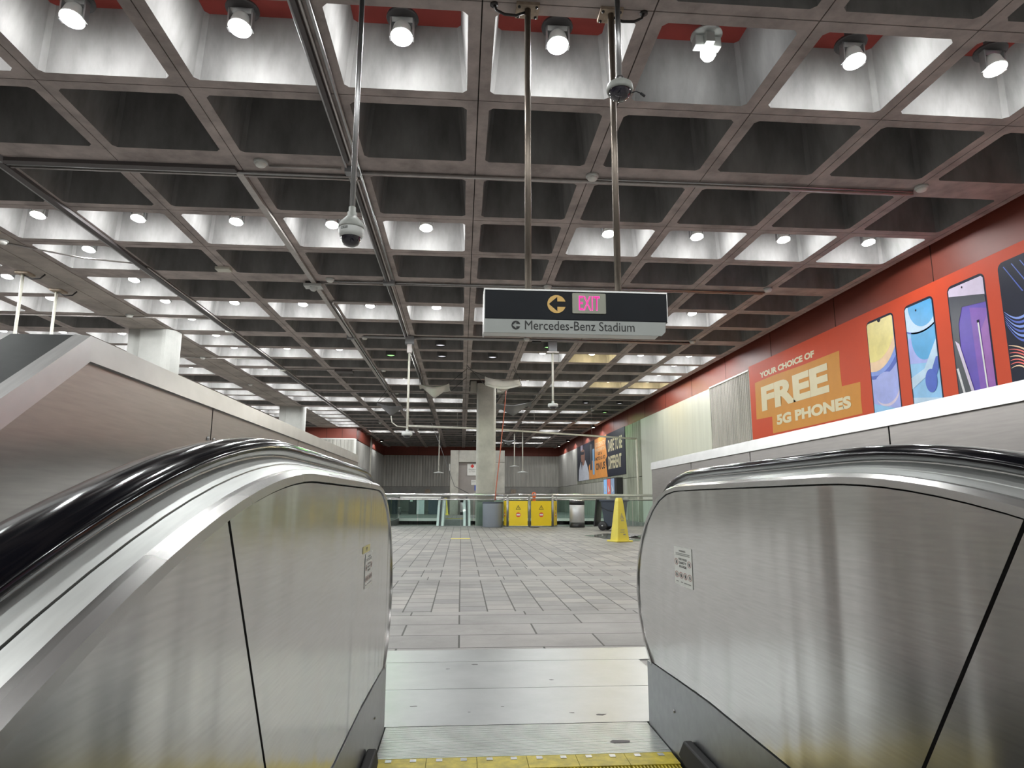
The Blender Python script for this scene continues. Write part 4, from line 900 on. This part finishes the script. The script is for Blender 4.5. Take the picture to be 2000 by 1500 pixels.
# ------------------------------------------------------------------ glass railing and what stands before it
rl = thing('glass_railing', 'glass railing with round steel top rail along the far edge', 'railing', (2.2, YE-.05, 0))
q = MB(); q.tube([(-2.95, YE-.05, 1.09), (7.3, YE-.05, 1.09)], .05, 14); q.build('top_rail', MT['chrome'], rl)
q = MB(); q.tube([(-2.95, YE-.05, .93), (7.3, YE-.05, .93)], .025, 10); q.build('lower_rail', MT['chrome'], rl)
xs = [-2.95, -1.5, .0, .45, 1.9, 3.4, 4.9, 6.1, 7.3]
for a, b in zip(xs, xs[1:]):
    q = MB(); q.box(a+.015, b-.015, YE-.06, YE-.045, .02, .91); q.build('glass_panel', MT['glass'], rl)
q = MB(); q.box(-2.95, 7.3, YE-.09, YE-.015, 0, .025); q.build('base_shoe', MT['galv'], rl)
for x in (-2.95, 7.27):
    q = MB(); q.box(x-.015, x+.015, YE-.075, YE-.03, .02, 1.06); q.build('post', MT['chrome'], rl)
rl = thing('glass_railing', 'glass railing running away from us along the left of the opening', 'railing', (-3.1, 28.5, 0))
q = MB(); q.tube([(-3.1, YE, 1.09), (-3.1, 33.7, 1.09)], .045, 12); q.build('top_rail', MT['chrome'], rl)
for k in range(6):
    q = MB(); q.box(-3.11, -3.095, YE+.05+k*1.67, YE+.02+(k+1)*1.67, .02, 1.04); q.build('glass_panel', MT['glass'], rl)
q = MB(); q.box(-3.14, -3.06, YE, 33.7, 0, .03); q.build('base_shoe', MT['galv'], rl)
rl = thing('glass_railing', 'far glass railing across the other side of the opening', 'railing', (-1.9, 33.75, 0))
q = MB(); q.tube([(-3.05, 33.8, 1.02), (-.95, 33.8, 1.02)], .05, 12); q.build('top_rail', MT['white'], rl)
q = MB(); q.box(-3.05, -.95, 33.79, 33.81, .03, .96); q.build('glass_panel', MT['glass'], rl)
q = MB(); q.box(-3.05, -.95, 33.76, 33.84, .012, .03); q.build('base_shoe', MT['galv'], rl)
rl = thing('glass_railing', 'far glass railing behind the barrels, right of the column', 'railing', (4.6, 33.75, 0))
q = MB(); q.tube([(1.1, 33.8, 1.02), (7.4, 33.8, 1.02)], .05, 12); q.build('top_rail', MT['white'], rl)
for a, b in ((1.1, 3.2), (3.2, 5.3), (5.3, 7.4)):
    q = MB(); q.box(a+.01, b-.01, 33.79, 33.81, .03, .96); q.build('glass_panel', MT['glass'], rl)
q = MB(); q.box(1.1, 7.4, 33.76, 33.84, .012, .03); q.build('base_shoe', MT['galv'], rl)

# the far escalator, seen through the glass
fe = thing('escalator', 'distant pale steel escalator dropping toward us beyond the glass railing', 'escalator', (-.3, 33.4, 0))
for x in (-.93, .27):
    pr = [(34.4, .3), (34.5, .62), (34.35, .9), (34.0, .98), (33.4, .98), (32.6, .93), (31.6, .6), (24.4, -3.6), (24.4, -4.6), (31.6, -.4), (33.0, 0)]
    q = MB(); q.prism([(x-.16, y, z) for y, z in pr], (.32, 0, 0)); q.build('balustrade', MT['stain'], fe, bevel=.02)
    q = MB(); q.tube([(x, y, z+.05) for y, z in [(34.4, .35), (34.52, .65), (34.36, .92), (34.0, 1.0), (33.4, 1.0), (32.6, .95), (31.6, .62), (24.4, -3.58)]], .05, 10); q.build('handrail', MT['black'], fe)
q = MB(); q.box(-.76, .11, 33.2, 33.45, .0, .02); q.build('comb_plate', MT['ycone'], fe)
for k in range(16):
    q = MB(); q.box(-.76, .11, 32.8-.42*(k+1), 32.8-.42*k, -.3-.24*k, -.04-.24*k); q.build('step', MT['step'], fe)

# grey drum
o = thing('grey_drum', 'tall blue grey drum in front of the concrete column', 'barrel', (1.09, 23.1, 0))
q = MB(); q.lathe([(0, .02), (.335, .0), (.345, .02), (.35, .8), (.352, .84), (.345, .85), (.335, .84), (.33, .1), (0, .08)], (1.09, 23.1, 0), 36); q.build('body', MT['greybin'], o)
q = MB(); q.lathe([(.35, .8), (.358, .81), (.358, .845), (.35, .855), (.34, .85)], (1.09, 23.1, 0), 36); q.build('rim', MT['cart'], o)

# folding yellow barrier
o = thing('folding_barrier', 'bright yellow four panel folding barrier with steel tube frame', 'barrier', (2.4, 22.7, 0))
def bpanel(p0, p1, side=False):
    a, b = Vector((*p0, 0)), Vector((*p1, 0)); d = (b-a).normalized(); n = Vector((d.y, -d.x, 0)); w_ = (b-a).length
    q = MB()
    for p in (a, b): q.tube([p+Vector((0, 0, .03)), p+Vector((0, 0, 1.08))], .018, 10)
    q.tube([a+Vector((0, 0, 1.08)), b+Vector((0, 0, 1.08))], .018, 10); q.tube([a+Vector((0, 0, .97)), b+Vector((0, 0, .97))], .014, 8); q.tube([a+Vector((0, 0, .05)), b+Vector((0, 0, .05))], .018, 10)
    fr = q.build('tube_frame', MT['galv'], o)
    m = .035
    q = MB(); q.prism([a+d*m+Vector((0, 0, .07))+n*.01, b-d*m+Vector((0, 0, .07))+n*.01, b-d*m+Vector((0, 0, .89))+n*.01, a+d*m+Vector((0, 0, .89))+n*.01], n*.012); pn = q.build('yellow_sheet', MT['ybright'], o)
    c = a+d*(w_*.5 if not side else w_*.5)+n*.0225; s_ = .085 if not side else .07; k = 1 if not side else .8
    def pt(u, z): return c+d*u+Vector((0, 0, z))
    q = MB(); T = [(-s_*k, .60), (s_*k, .60), (0, .755)]; I = [(-s_*.68*k, .617), (s_*.68*k, .617), (0, .723)]
    for i in range(3): j = (i+1) % 3; q.face([pt(*T[i])+n*.001, pt(*T[j])+n*.001, pt(*I[j])+n*.001, pt(*I[i])+n*.001])
    q.face([pt(-.007, .65)+n*.001, pt(.007, .65)+n*.001, pt(.009, .695)+n*.001, pt(-.009, .695)+n*.001]); q.face([pt(-.007, .628)+n*.001, pt(.007, .628)+n*.001, pt(.007, .641)+n*.001, pt(-.007, .641)+n*.001])
    q.build('warning_triangle', MT['ink'], pn)
    q = MB(); q.face([pt(.078*k*cos(t), .43+.078*sin(t))+n*.001 for t in [2*pi*i/24 for i in range(24)]]); rd = q.build('stop_disc', MT['redd'], pn)
    q = MB(); q.face([pt(u*k, z)+n*.002 for u, z in rrect(-.06, .06, .405, .46, .012, 2)]); q.build('stop_bar', MT['white'], rd)
bpanel((1.58, 22.6), (2.27, 22.45)); bpanel((2.31, 22.45), (3.08, 22.6)); bpanel((1.47, 23.02), (1.55, 22.63), True); bpanel((3.12, 22.63), (3.3, 23.1), True)
# orange post behind it
o = thing('delineator_post', 'orange delineator post with loop top behind the yellow barrier', 'traffic post', (2.52, 23.1, 0))
q = MB(); q.lathe([(0, 0), (.18, 0), (.18, .05), (.08, .07), (0, .07)], (2.52, 23.1, 0), 8); q.build('base', MT['black'], o)
q = MB(); q.lathe([(.055, .05), (.055, 1.03), (.075, 1.05), (.06, 1.08), (.03, 1.1), (0, 1.1)], (2.52, 23.1, 0), 18); q.build('post', MT['orange'], o)
q = MB(); q.tube([(2.52+.055*cos(t), 23.1, 1.13+.045*sin(t)) for t in [2*pi*k/14 for k in range(15)]], .018, 8, cap=False); q.build('grip_loop', MT['orange'], o)
# round trash can
def trash(x, y, label, s=1.):
    o = thing('trash_can', label, 'trash can', (x, y, 0))
    q = MB(); q.lathe([(0, 0), (.255*s, 0), (.262*s, .02), (.262*s, .165), (.25*s, .17)], (x, y, 0), 32); q.build('base_band', MT['black'], o)
    q = MB(); q.lathe([(.25*s, .165), (.257*s, .17), (.257*s, .76), (.25*s, .765)], (x, y, 0), 32); q.build('silver_wrap', MT['silver'], o)
    q = MB(); q.lathe([(.25*s, .76), (.264*s, .765), (.266*s, .88), (.255*s, .9)], (x, y, 0), 32); q.build('top_band', MT['black'], o)
    q = MB(); q.lathe([(.258*s, .895), (.24*s, .915), (.15*s, .945), (0, .955)], (x, y, 0), 32); q.build('dome_lid', MT['chrome'], o)
trash(3.98, 22.9, 'round black and silver trash can with domed lid, right of barrier')

# wheeled cart bin with its lid hanging open
o = thing('wheeled_bin', 'dark slate wheeled bin with black lid hanging open, beside the cone', 'bin', (4.7, 20.6, 0))
ca = radians(-28); CC = Vector((4.72, 20.6, 0)); RR = Matrix.Rotation(ca, 3, 'Z')
def W(x, y, z): return RR@Vector((x, y, z))+CC
def frustum(q, b, t, z0, z1):
    A = [W(b[0], b[2], z0), W(b[1], b[2], z0), W(b[1], b[3], z0), W(b[0], b[3], z0)]; B = [W(t[0], t[2], z1), W(t[1], t[2], z1), W(t[1], t[3], z1), W(t[0], t[3], z1)]
    va = [q.b.verts.new(p) for p in A]; vb = [q.b.verts.new(p) for p in B]
    q.b.faces.new(va[::-1]); q.b.faces.new(vb)
    for i in range(4): q.b.faces.new((va[i], va[(i+1) % 4], vb[(i+1) % 4], vb[i]))
q = MB(); frustum(q, (-.22, .3, -.24, .24), (-.32, .4, -.3, .3), .12, .9); q.build('body', MT['cart'], o, bevel=.03)
q = MB(); frustum(q, (-.35, .43, -.33, .33), (-.35, .43, -.33, .33), .88, .94); q.build('rim', MT['cart'], o, bevel=.012)
q = MB(); q.tube([W(-.4, -.26, .92), W(-.4, .26, .92)], .02, 10); q.build('handle', MT['black'], o)
q = MB(); frustum(q, (-.56, -.5, -.3, .3), (-.47, -.41, -.33, .33), .12, .95); ld = q.build('lid', MT['black'], o, bevel=.03)
q = MB(); frustum(q, (-.575, -.555, -.22, .22), (-.495, -.47, -.24, .24), .2, .85); q.build('lid_panel', MT['cart'], ld, bevel=.01)
for s_ in (-.27, .27):
    q = MB(); q.lathe([(0, .035), (.05, .04), (.12, .03), (.14, .02), (.14, -.02), (.12, -.03), (0, -.035)], W(-.27, s_, .14), 24, RR@Vector((0, 1, 0))); wh = q.build('wheel', MT['black'], o)
    q = MB(); q.lathe([(0, .046), (.025, .044), (.03, .038)], W(-.27, s_*1.0, .14), 12, RR@Vector((0, -1 if s_ < 0 else 1, 0))); q.build('hub', MT['galv'], wh)
q = MB(); q.tube([W(-.33, -.29, .72), W(-.1, -.33, .62), W(.1, -.33, .58), W(.25, -.32, .58)], .008, 6); q.build('strap', MT['black'], o)

# tall yellow cones
def cone(x, y, label, s=1., rot=.35):
    o = thing('wet_floor_cone', label, 'safety cone', (x, y, 0))
    def ring(h, r): return [(x+s*r*cos(rot+pi/4+k*pi/2)*1.414, y+s*r*sin(rot+pi/4+k*pi/2)*1.414, s*h) for k in range(4)]
    q = MB(); a = ring(0, .21); b = ring(.035, .21)
    q.prism(a, (0, 0, .035*s)); q.build('base', MT['ycone'], o, bevel=.008*s)
    q = MB(); A = ring(.035, .155); B = ring(.9, .07); C = ring(.975, .052)
    vs = [[q.b.verts.new(p) for p in R] for R in (A, B, C)]
    for P_, Q_ in zip(vs, vs[1:]):
        for i in range(4): q.b.faces.new((P_[i], P_[(i+1) % 4], Q_[(i+1) % 4], Q_[i]))
    q.b.faces.new(vs[2]); bd = q.build('body', MT['ycone'], o, bevel=.012*s)
    # print on the face turned to the escalator
    ang = min([rot+k*pi/2 for k in range(4)], key=lambda t: sin(t)); n = Vector((cos(ang), sin(ang), 0)); d = Vector((-n.y, n.x, 0))
    def pt(u, h): r = .155-(.155-.07)*(h-.035)/(.9-.035); return Vector((x, y, 0))+n*(s*(r+.003))+d*(s*u)+Vector((0, 0, s*h))
    q = MB(); T = [(-.055, .5), (.055, .5), (0, .64)]; I = [(-.042, .507), (.042, .507), (0, .62)]
    for i in range(3): j = (i+1) % 3; q.face([pt(*T[i]), pt(*T[j]), pt(*I[j]), pt(*I[i])])
    q.face([pt(-.012, .53), pt(.022, .525), pt(.01, .56), pt(.0, .59), pt(-.01, .57)])
    for h in (.475, .455): q.face([pt(-.03, h), pt(.045, h), pt(.045, h+.01), pt(-.03, h+.01)])
    for h, u0, u1 in ((.25, -.06, .05), (.2, -.075, .05), (.15, .0, .06)):
        for k in range(5):
            a = u0+(u1-u0)*k/5; q.face([pt(a, h), pt(a+.012, h+.004), pt(a+.014, h+.03), pt(a+.004, h+.026)])
    q.build('printed_marks', MT['grayink'], bd)
cone(3.585, 15.05, 'tall yellow wet floor cone standing alone on the right paving')
cone(-4.0, 38.6, 'yellow cone seen through the left glass, right one of two', 1.05, .2); cone(-5.0, 38.4, 'yellow cone seen through the left glass, left one of two', 1.0, .6)
cone(-.95, 41.0, 'yellow cone far off, left of the elevator housing', 1.05, .2)
# wet patch and rag beside the near cone
q = MB(); P = [(4.05+.75*(1+.18*sin(3*a)+.1*cos(5*a))*cos(a), 16.9+1.5*(1+.15*cos(4*a))*sin(a), .003) for a in [2*pi*k/40 for k in range(40)]]
q.prism(P, (0, 0, .002)); tag(q.build('puddle', MT['puddle']), 'dark wet patch on the paving beside the near yellow cone', 'puddle')
q = MB(); n = 14; random.seed(3)
V = [[(4.15+.06*i+random.uniform(-.02, .02), 16.6+.09*j+random.uniform(-.03, .03), .012+random.uniform(0, .05)) for i in range(9)] for j in range(n)]
for j in range(n-1):
    for i in range(8): q.face([V[j][i], V[j][i+1], V[j+1][i+1], V[j+1][i]])
bmesh.ops.remove_doubles(q.b, verts=q.b.verts, dist=1e-5)
tag(q.build('crumpled_sheet', MT['tarpg']), 'crumpled grey plastic sheet lying in the wet patch', 'plastic sheet')

# ------------------------------------------------------------------ leak tarps, hoses, drain pipe
def tarp(label, C4, low, mat, drop_hose=None, lines=None):
    """four tied corners and a low point"""
    c = [Vector(p) for p in C4]; lw = Vector(low)
    o = thing('leak_tarp', label, 'tarp', low, 'hanging leak tarps')
    q = MB(); n = 10; G = [[None]*(n+1) for _ in range(n+1)]
    for j in range(n+1):
        for i in range(n+1):
            u, v = i/n, j/n
            p = c[0]*(1-u)*(1-v)+c[1]*u*(1-v)+c[2]*u*v+c[3]*(1-u)*v
            mid = (c[0]+c[1]+c[2]+c[3])/4
            k = (1-abs(2*u-1))*(1-abs(2*v-1)); edge = .12*(4*u*(1-u)*(1 if v in (0, 1) else 0)+4*v*(1-v)*(1 if u in (0, 1) else 0))
            p = p+(lw-mid)*(k**1.0)-Vector((0, 0, edge))
            G[j][i] = q.b.verts.new(p)
    for j in range(n):
        for i in range(n): q.b.faces.new((G[j][i], G[j][i+1], G[j+1][i+1], G[j+1][i])).smooth = True
    sh = q.build('sheet', mat, o)
    mid = (c[0]+c[1]+c[2]+c[3])/4
    for p in c:
        e = p+(p-mid)*.25; e.z = CZ; e.x = min((gx(k_) for k_ in range(-5, 6)), key=lambda t: abs(t-e.x))
        q = MB(); q.tube([p, e], .008, 6); q.build('tie_cord', MT['cord'], o)
    if drop_hose:
        q = MB(); q.tube([lw]+drop_hose, .022, 8); q.build('drain_hose', MT['offwhite'], o)
    return o
tarp('pale folded tarp hanging left of the middle column', [(-1.42, 21.3, 4.62), (-.45, 21.3, 4.66), (-.4, 22.5, 4.62), (-1.45, 22.5, 4.72)], (-.93, 21.6, 4.2), MT['tarp'])
tarp('pale tarp slung in front of the column top like a hammock', [(.7, 20.6, 4.5), (1.86, 20.6, 4.52), (1.86, 21.0, 4.78), (.7, 21.0, 4.86)], (1.27, 20.75, 4.3), MT['tarp'])
tarp('dark grey tarp hanging farther left with a white drain hose', [(-3.3, 25.5, 4.6), (-2.35, 25.5, 4.5), (-2.3, 26.6, 4.5), (-3.45, 26.6, 4.72)], (-2.8, 26.0, 4.15), MT['tarpg'], [(-2.75, 26.0, 3.9), (-2.55, 26.0, 3.75), (-2.2, 26.0, 3.72)])
tarp('wide dark tarp hanging just right of the middle column', [(1.25, 24.6, 4.5), (2.6, 24.6, 4.6), (2.65, 25.8, 4.6), (1.2, 25.8, 4.5)], (1.95, 25.2, 4.1), MT['tarpg'])
tarp('small far tarp hanging below the drain pipe, right of the column', [(2.0, 33.5, 3.95), (2.75, 33.5, 3.95), (2.75, 34.2, 4.0), (2.0, 34.2, 4.0)], (2.4, 33.8, 3.65), MT['tarpg'])
o = thing('drain_pipe', 'white drain pipe slung across and down the right wall', 'pipe', (7.75, 28.9, 0))
q = MB(); q.tube([(-2.15, 26.0, 3.77), (1.0, 26.6, 3.75), (4.0, 27.7, 3.7), (7.75, 28.9, 3.62)], .04, 10); q.build('cross_pipe', MT['offwhite'], o)
q = MB(); q.tube([(7.75, 28.9, 3.64), (7.77, 28.9, -.25)], .045, 10); q.build('down_pipe', MT['offwhite'], o)
for x, y in ((-.2, 26.4), (3.0, 27.35), (5.6, 28.2)):
    q = MB(); q.tube([(x, y, 3.74), (x, y, CZ)], .006, 6); q.build('hanger_wire', MT['wire'], o)
q = MB(); q.tube([(1.55, 23.35, 4.95), (1.5, 23.35, 4.2), (1.35, 23.35, 2.6), (1.2, 23.35, 1.2), (1.18, 23.35, .9)], .018, 8); tag(q.build('hose', MT['hose']), 'thin red hose hanging down beside the concrete column', 'hose')
q = MB(); q.tube([(-1.5, 32.0, 4.6), (-.9, 30.5, 3.1), (-.3, 29, 1.5), (.25, 23.7, 1.15)], .012, 6); tag(q.build('rope', MT['cord']), 'thin dark rope slanting across the far wall to the railing', 'rope')
for x, y, zb_, lb in ((-1.354, 39.5, 2.5, 'thin pale rod hanging from the far ceiling, left of the column'), (3.62, 39.4, 2.55, 'thin pale rod hanging far right of the column, longest'), (3.3, 41.6, 3.0, 'short pale rod with white box at its top, right of the column')):
    o = thing('hanging_rod', lb, 'rod', (x, y, CZ))
    q = MB(); q.tube([(x, y, zb_), (x, y, CZ)], .03, 8); q.build('rod', MT['offwhite'], o)
    q = MB(); q.lathe([(0, .08), (.12, .04), (.3, 0), (.3, -.03), (0, -.03)], (x, y, zb_), 14); q.build('end_fitting', MT['camwhite'], o)
q = MB(); q.tube([(XS+.12, 45.2, 0), (XS+.12, 45.2, CZ-.02)], .05, 10); tag(q.build('standpipe', MT['offwhite']), 'tall pale pipe standing against the far left side wall', 'pipe')

# ------------------------------------------------------------------ elevator housing and things at the far end
eh = thing('elevator_housing', 'concrete elevator housing with taupe door behind the middle column', 'elevator', (1.0, 42.5, 0))
q = MB(); q.box(-.72, -.2, 42.5, 46, 0, 4.05); q.box(-.18, 2.75, 42.5, 46, 3.3, 4.05); q.box(1.3, 2.75, 42.5, 46, 0, 3.28); q.build('concrete_shell', MT['column'], eh)
q = MB(); q.box(-.2, 1.3, 42.75, 42.85, 0, 3.3); q.build('door', MT['doorp'], eh)
def plate(x0, x1, z0, z1, lines, mat='white', logo=False):
    q = MB(); q.box(x0, x1, 42.7, 42.74, z0, z1); pl = q.build('sign_plate', MT[mat], eh)
    for t, u, v, w_, h_ in lines: text(t, 'plate_lettering', MT['grayink'], pl, (x0+(x1-x0)*u, 42.7, z0+(z1-z0)*v), (1, 0, 0), (0, 0, 1), (x1-x0)*w_, (z1-z0)*h_, .01, .004)
    if logo:
        q = MB(); cx_, cz_ = (x0+x1)/2, z0+(z1-z0)*.8; q.prism([(cx_-.13, 42.694, cz_), (cx_, 42.694, cz_-.13), (cx_+.13, 42.694, cz_), (cx_, 42.694, cz_+.13)], (0, .003, 0)); q.build('logo_diamond', MT['redd'], pl)
plate(.36, 1.0, 2.45, 3.2, [('Elevator', .15, .45, .7, .13), ('to Trains', .2, .28, .6, .13)], logo=True)
plate(.62, 1.0, 1.85, 2.17, [('NOTICE', .12, .55, .75, .2)])
plate(.84, 1.0, 1.5, 1.83, [], 'p_b1'); plate(-.66, -.42, 1.45, 1.68, [], 'white')
q = MB(); q.box(-.8, -.74, 43.0, 43.4, 2.75, 3.2); q.build('side_sign', MT['white'], eh)
trash(.22, 41.9, 'far trash can in front of the elevator door', 1.05)
o = thing('steel_bin', 'far steel bin with bag beside a dark cabinet, seen through glass', 'bin', (-2.55, 43.3, 0))
q = MB(); q.box(-2.83, -2.33, 43.0, 43.6, 0, .95); q.build('body', MT['silver'], o, bevel=.02)
q = MB(); q.box(-2.85, -2.31, 42.98, 43.62, .9, .97); q.build('lid', MT['galv'], o)
o = thing('cabinet', 'far dark cabinet left of the steel bin, seen through glass', 'cabinet', (-3.1, 43.7, 0))
q = MB(); q.box(-3.35, -2.9, 43.4, 44.0, 0, 1.15); q.build('body', MT['black'], o)
q = MB(); q.box(-3.28, -3.1, 43.39, 43.4, .8, .92); q.build('notice', MT['paper'], o)
o = thing('cart_table', 'far small table with crates under it, seen through glass', 'table', (-4.1, 42.5, 0))
q = MB(); q.box(-4.6, -3.75, 42.2, 42.8, .4, .44); q.build('tabletop', MT['galv'], o)
for x in (-4.55, -3.8):
    for y in (42.25, 42.75):
        q = MB(); q.tube([(x, y, 0), (x, y, .4)], .02, 8); q.build('leg', MT['galv'], o)
for x in (-4.3, -4.0):
    q = MB(); q.box(x-.12, x+.1, 42.3, 42.6, .0, .3); tag(q.build('crate', MT['silver'], None, bevel=.02), 'small pale crate under the far table, %s one' % ('left' if x < -4.2 else 'right'), 'crate')
o = thing('cabinet', 'far dark blue cabinet right of the steel bin, seen through glass', 'cabinet', (-1.7, 43.7, 0))
q = MB(); q.box(-2.1, -1.5, 43.4, 44, 0, 1.1); q.build('body', MT['cart'], o)
for x, z, lb in ((-2.9, 1.35, 'small brown box on the back wall low band, left of column'), (4.0, 1.35, 'small brown box on the back wall low band, right of column')):
    q = MB(); q.box(x, x+.4, YW-.1, YW, z, z+.4); tag(q.build('wall_box', MT['rust']), lb, 'wall box')
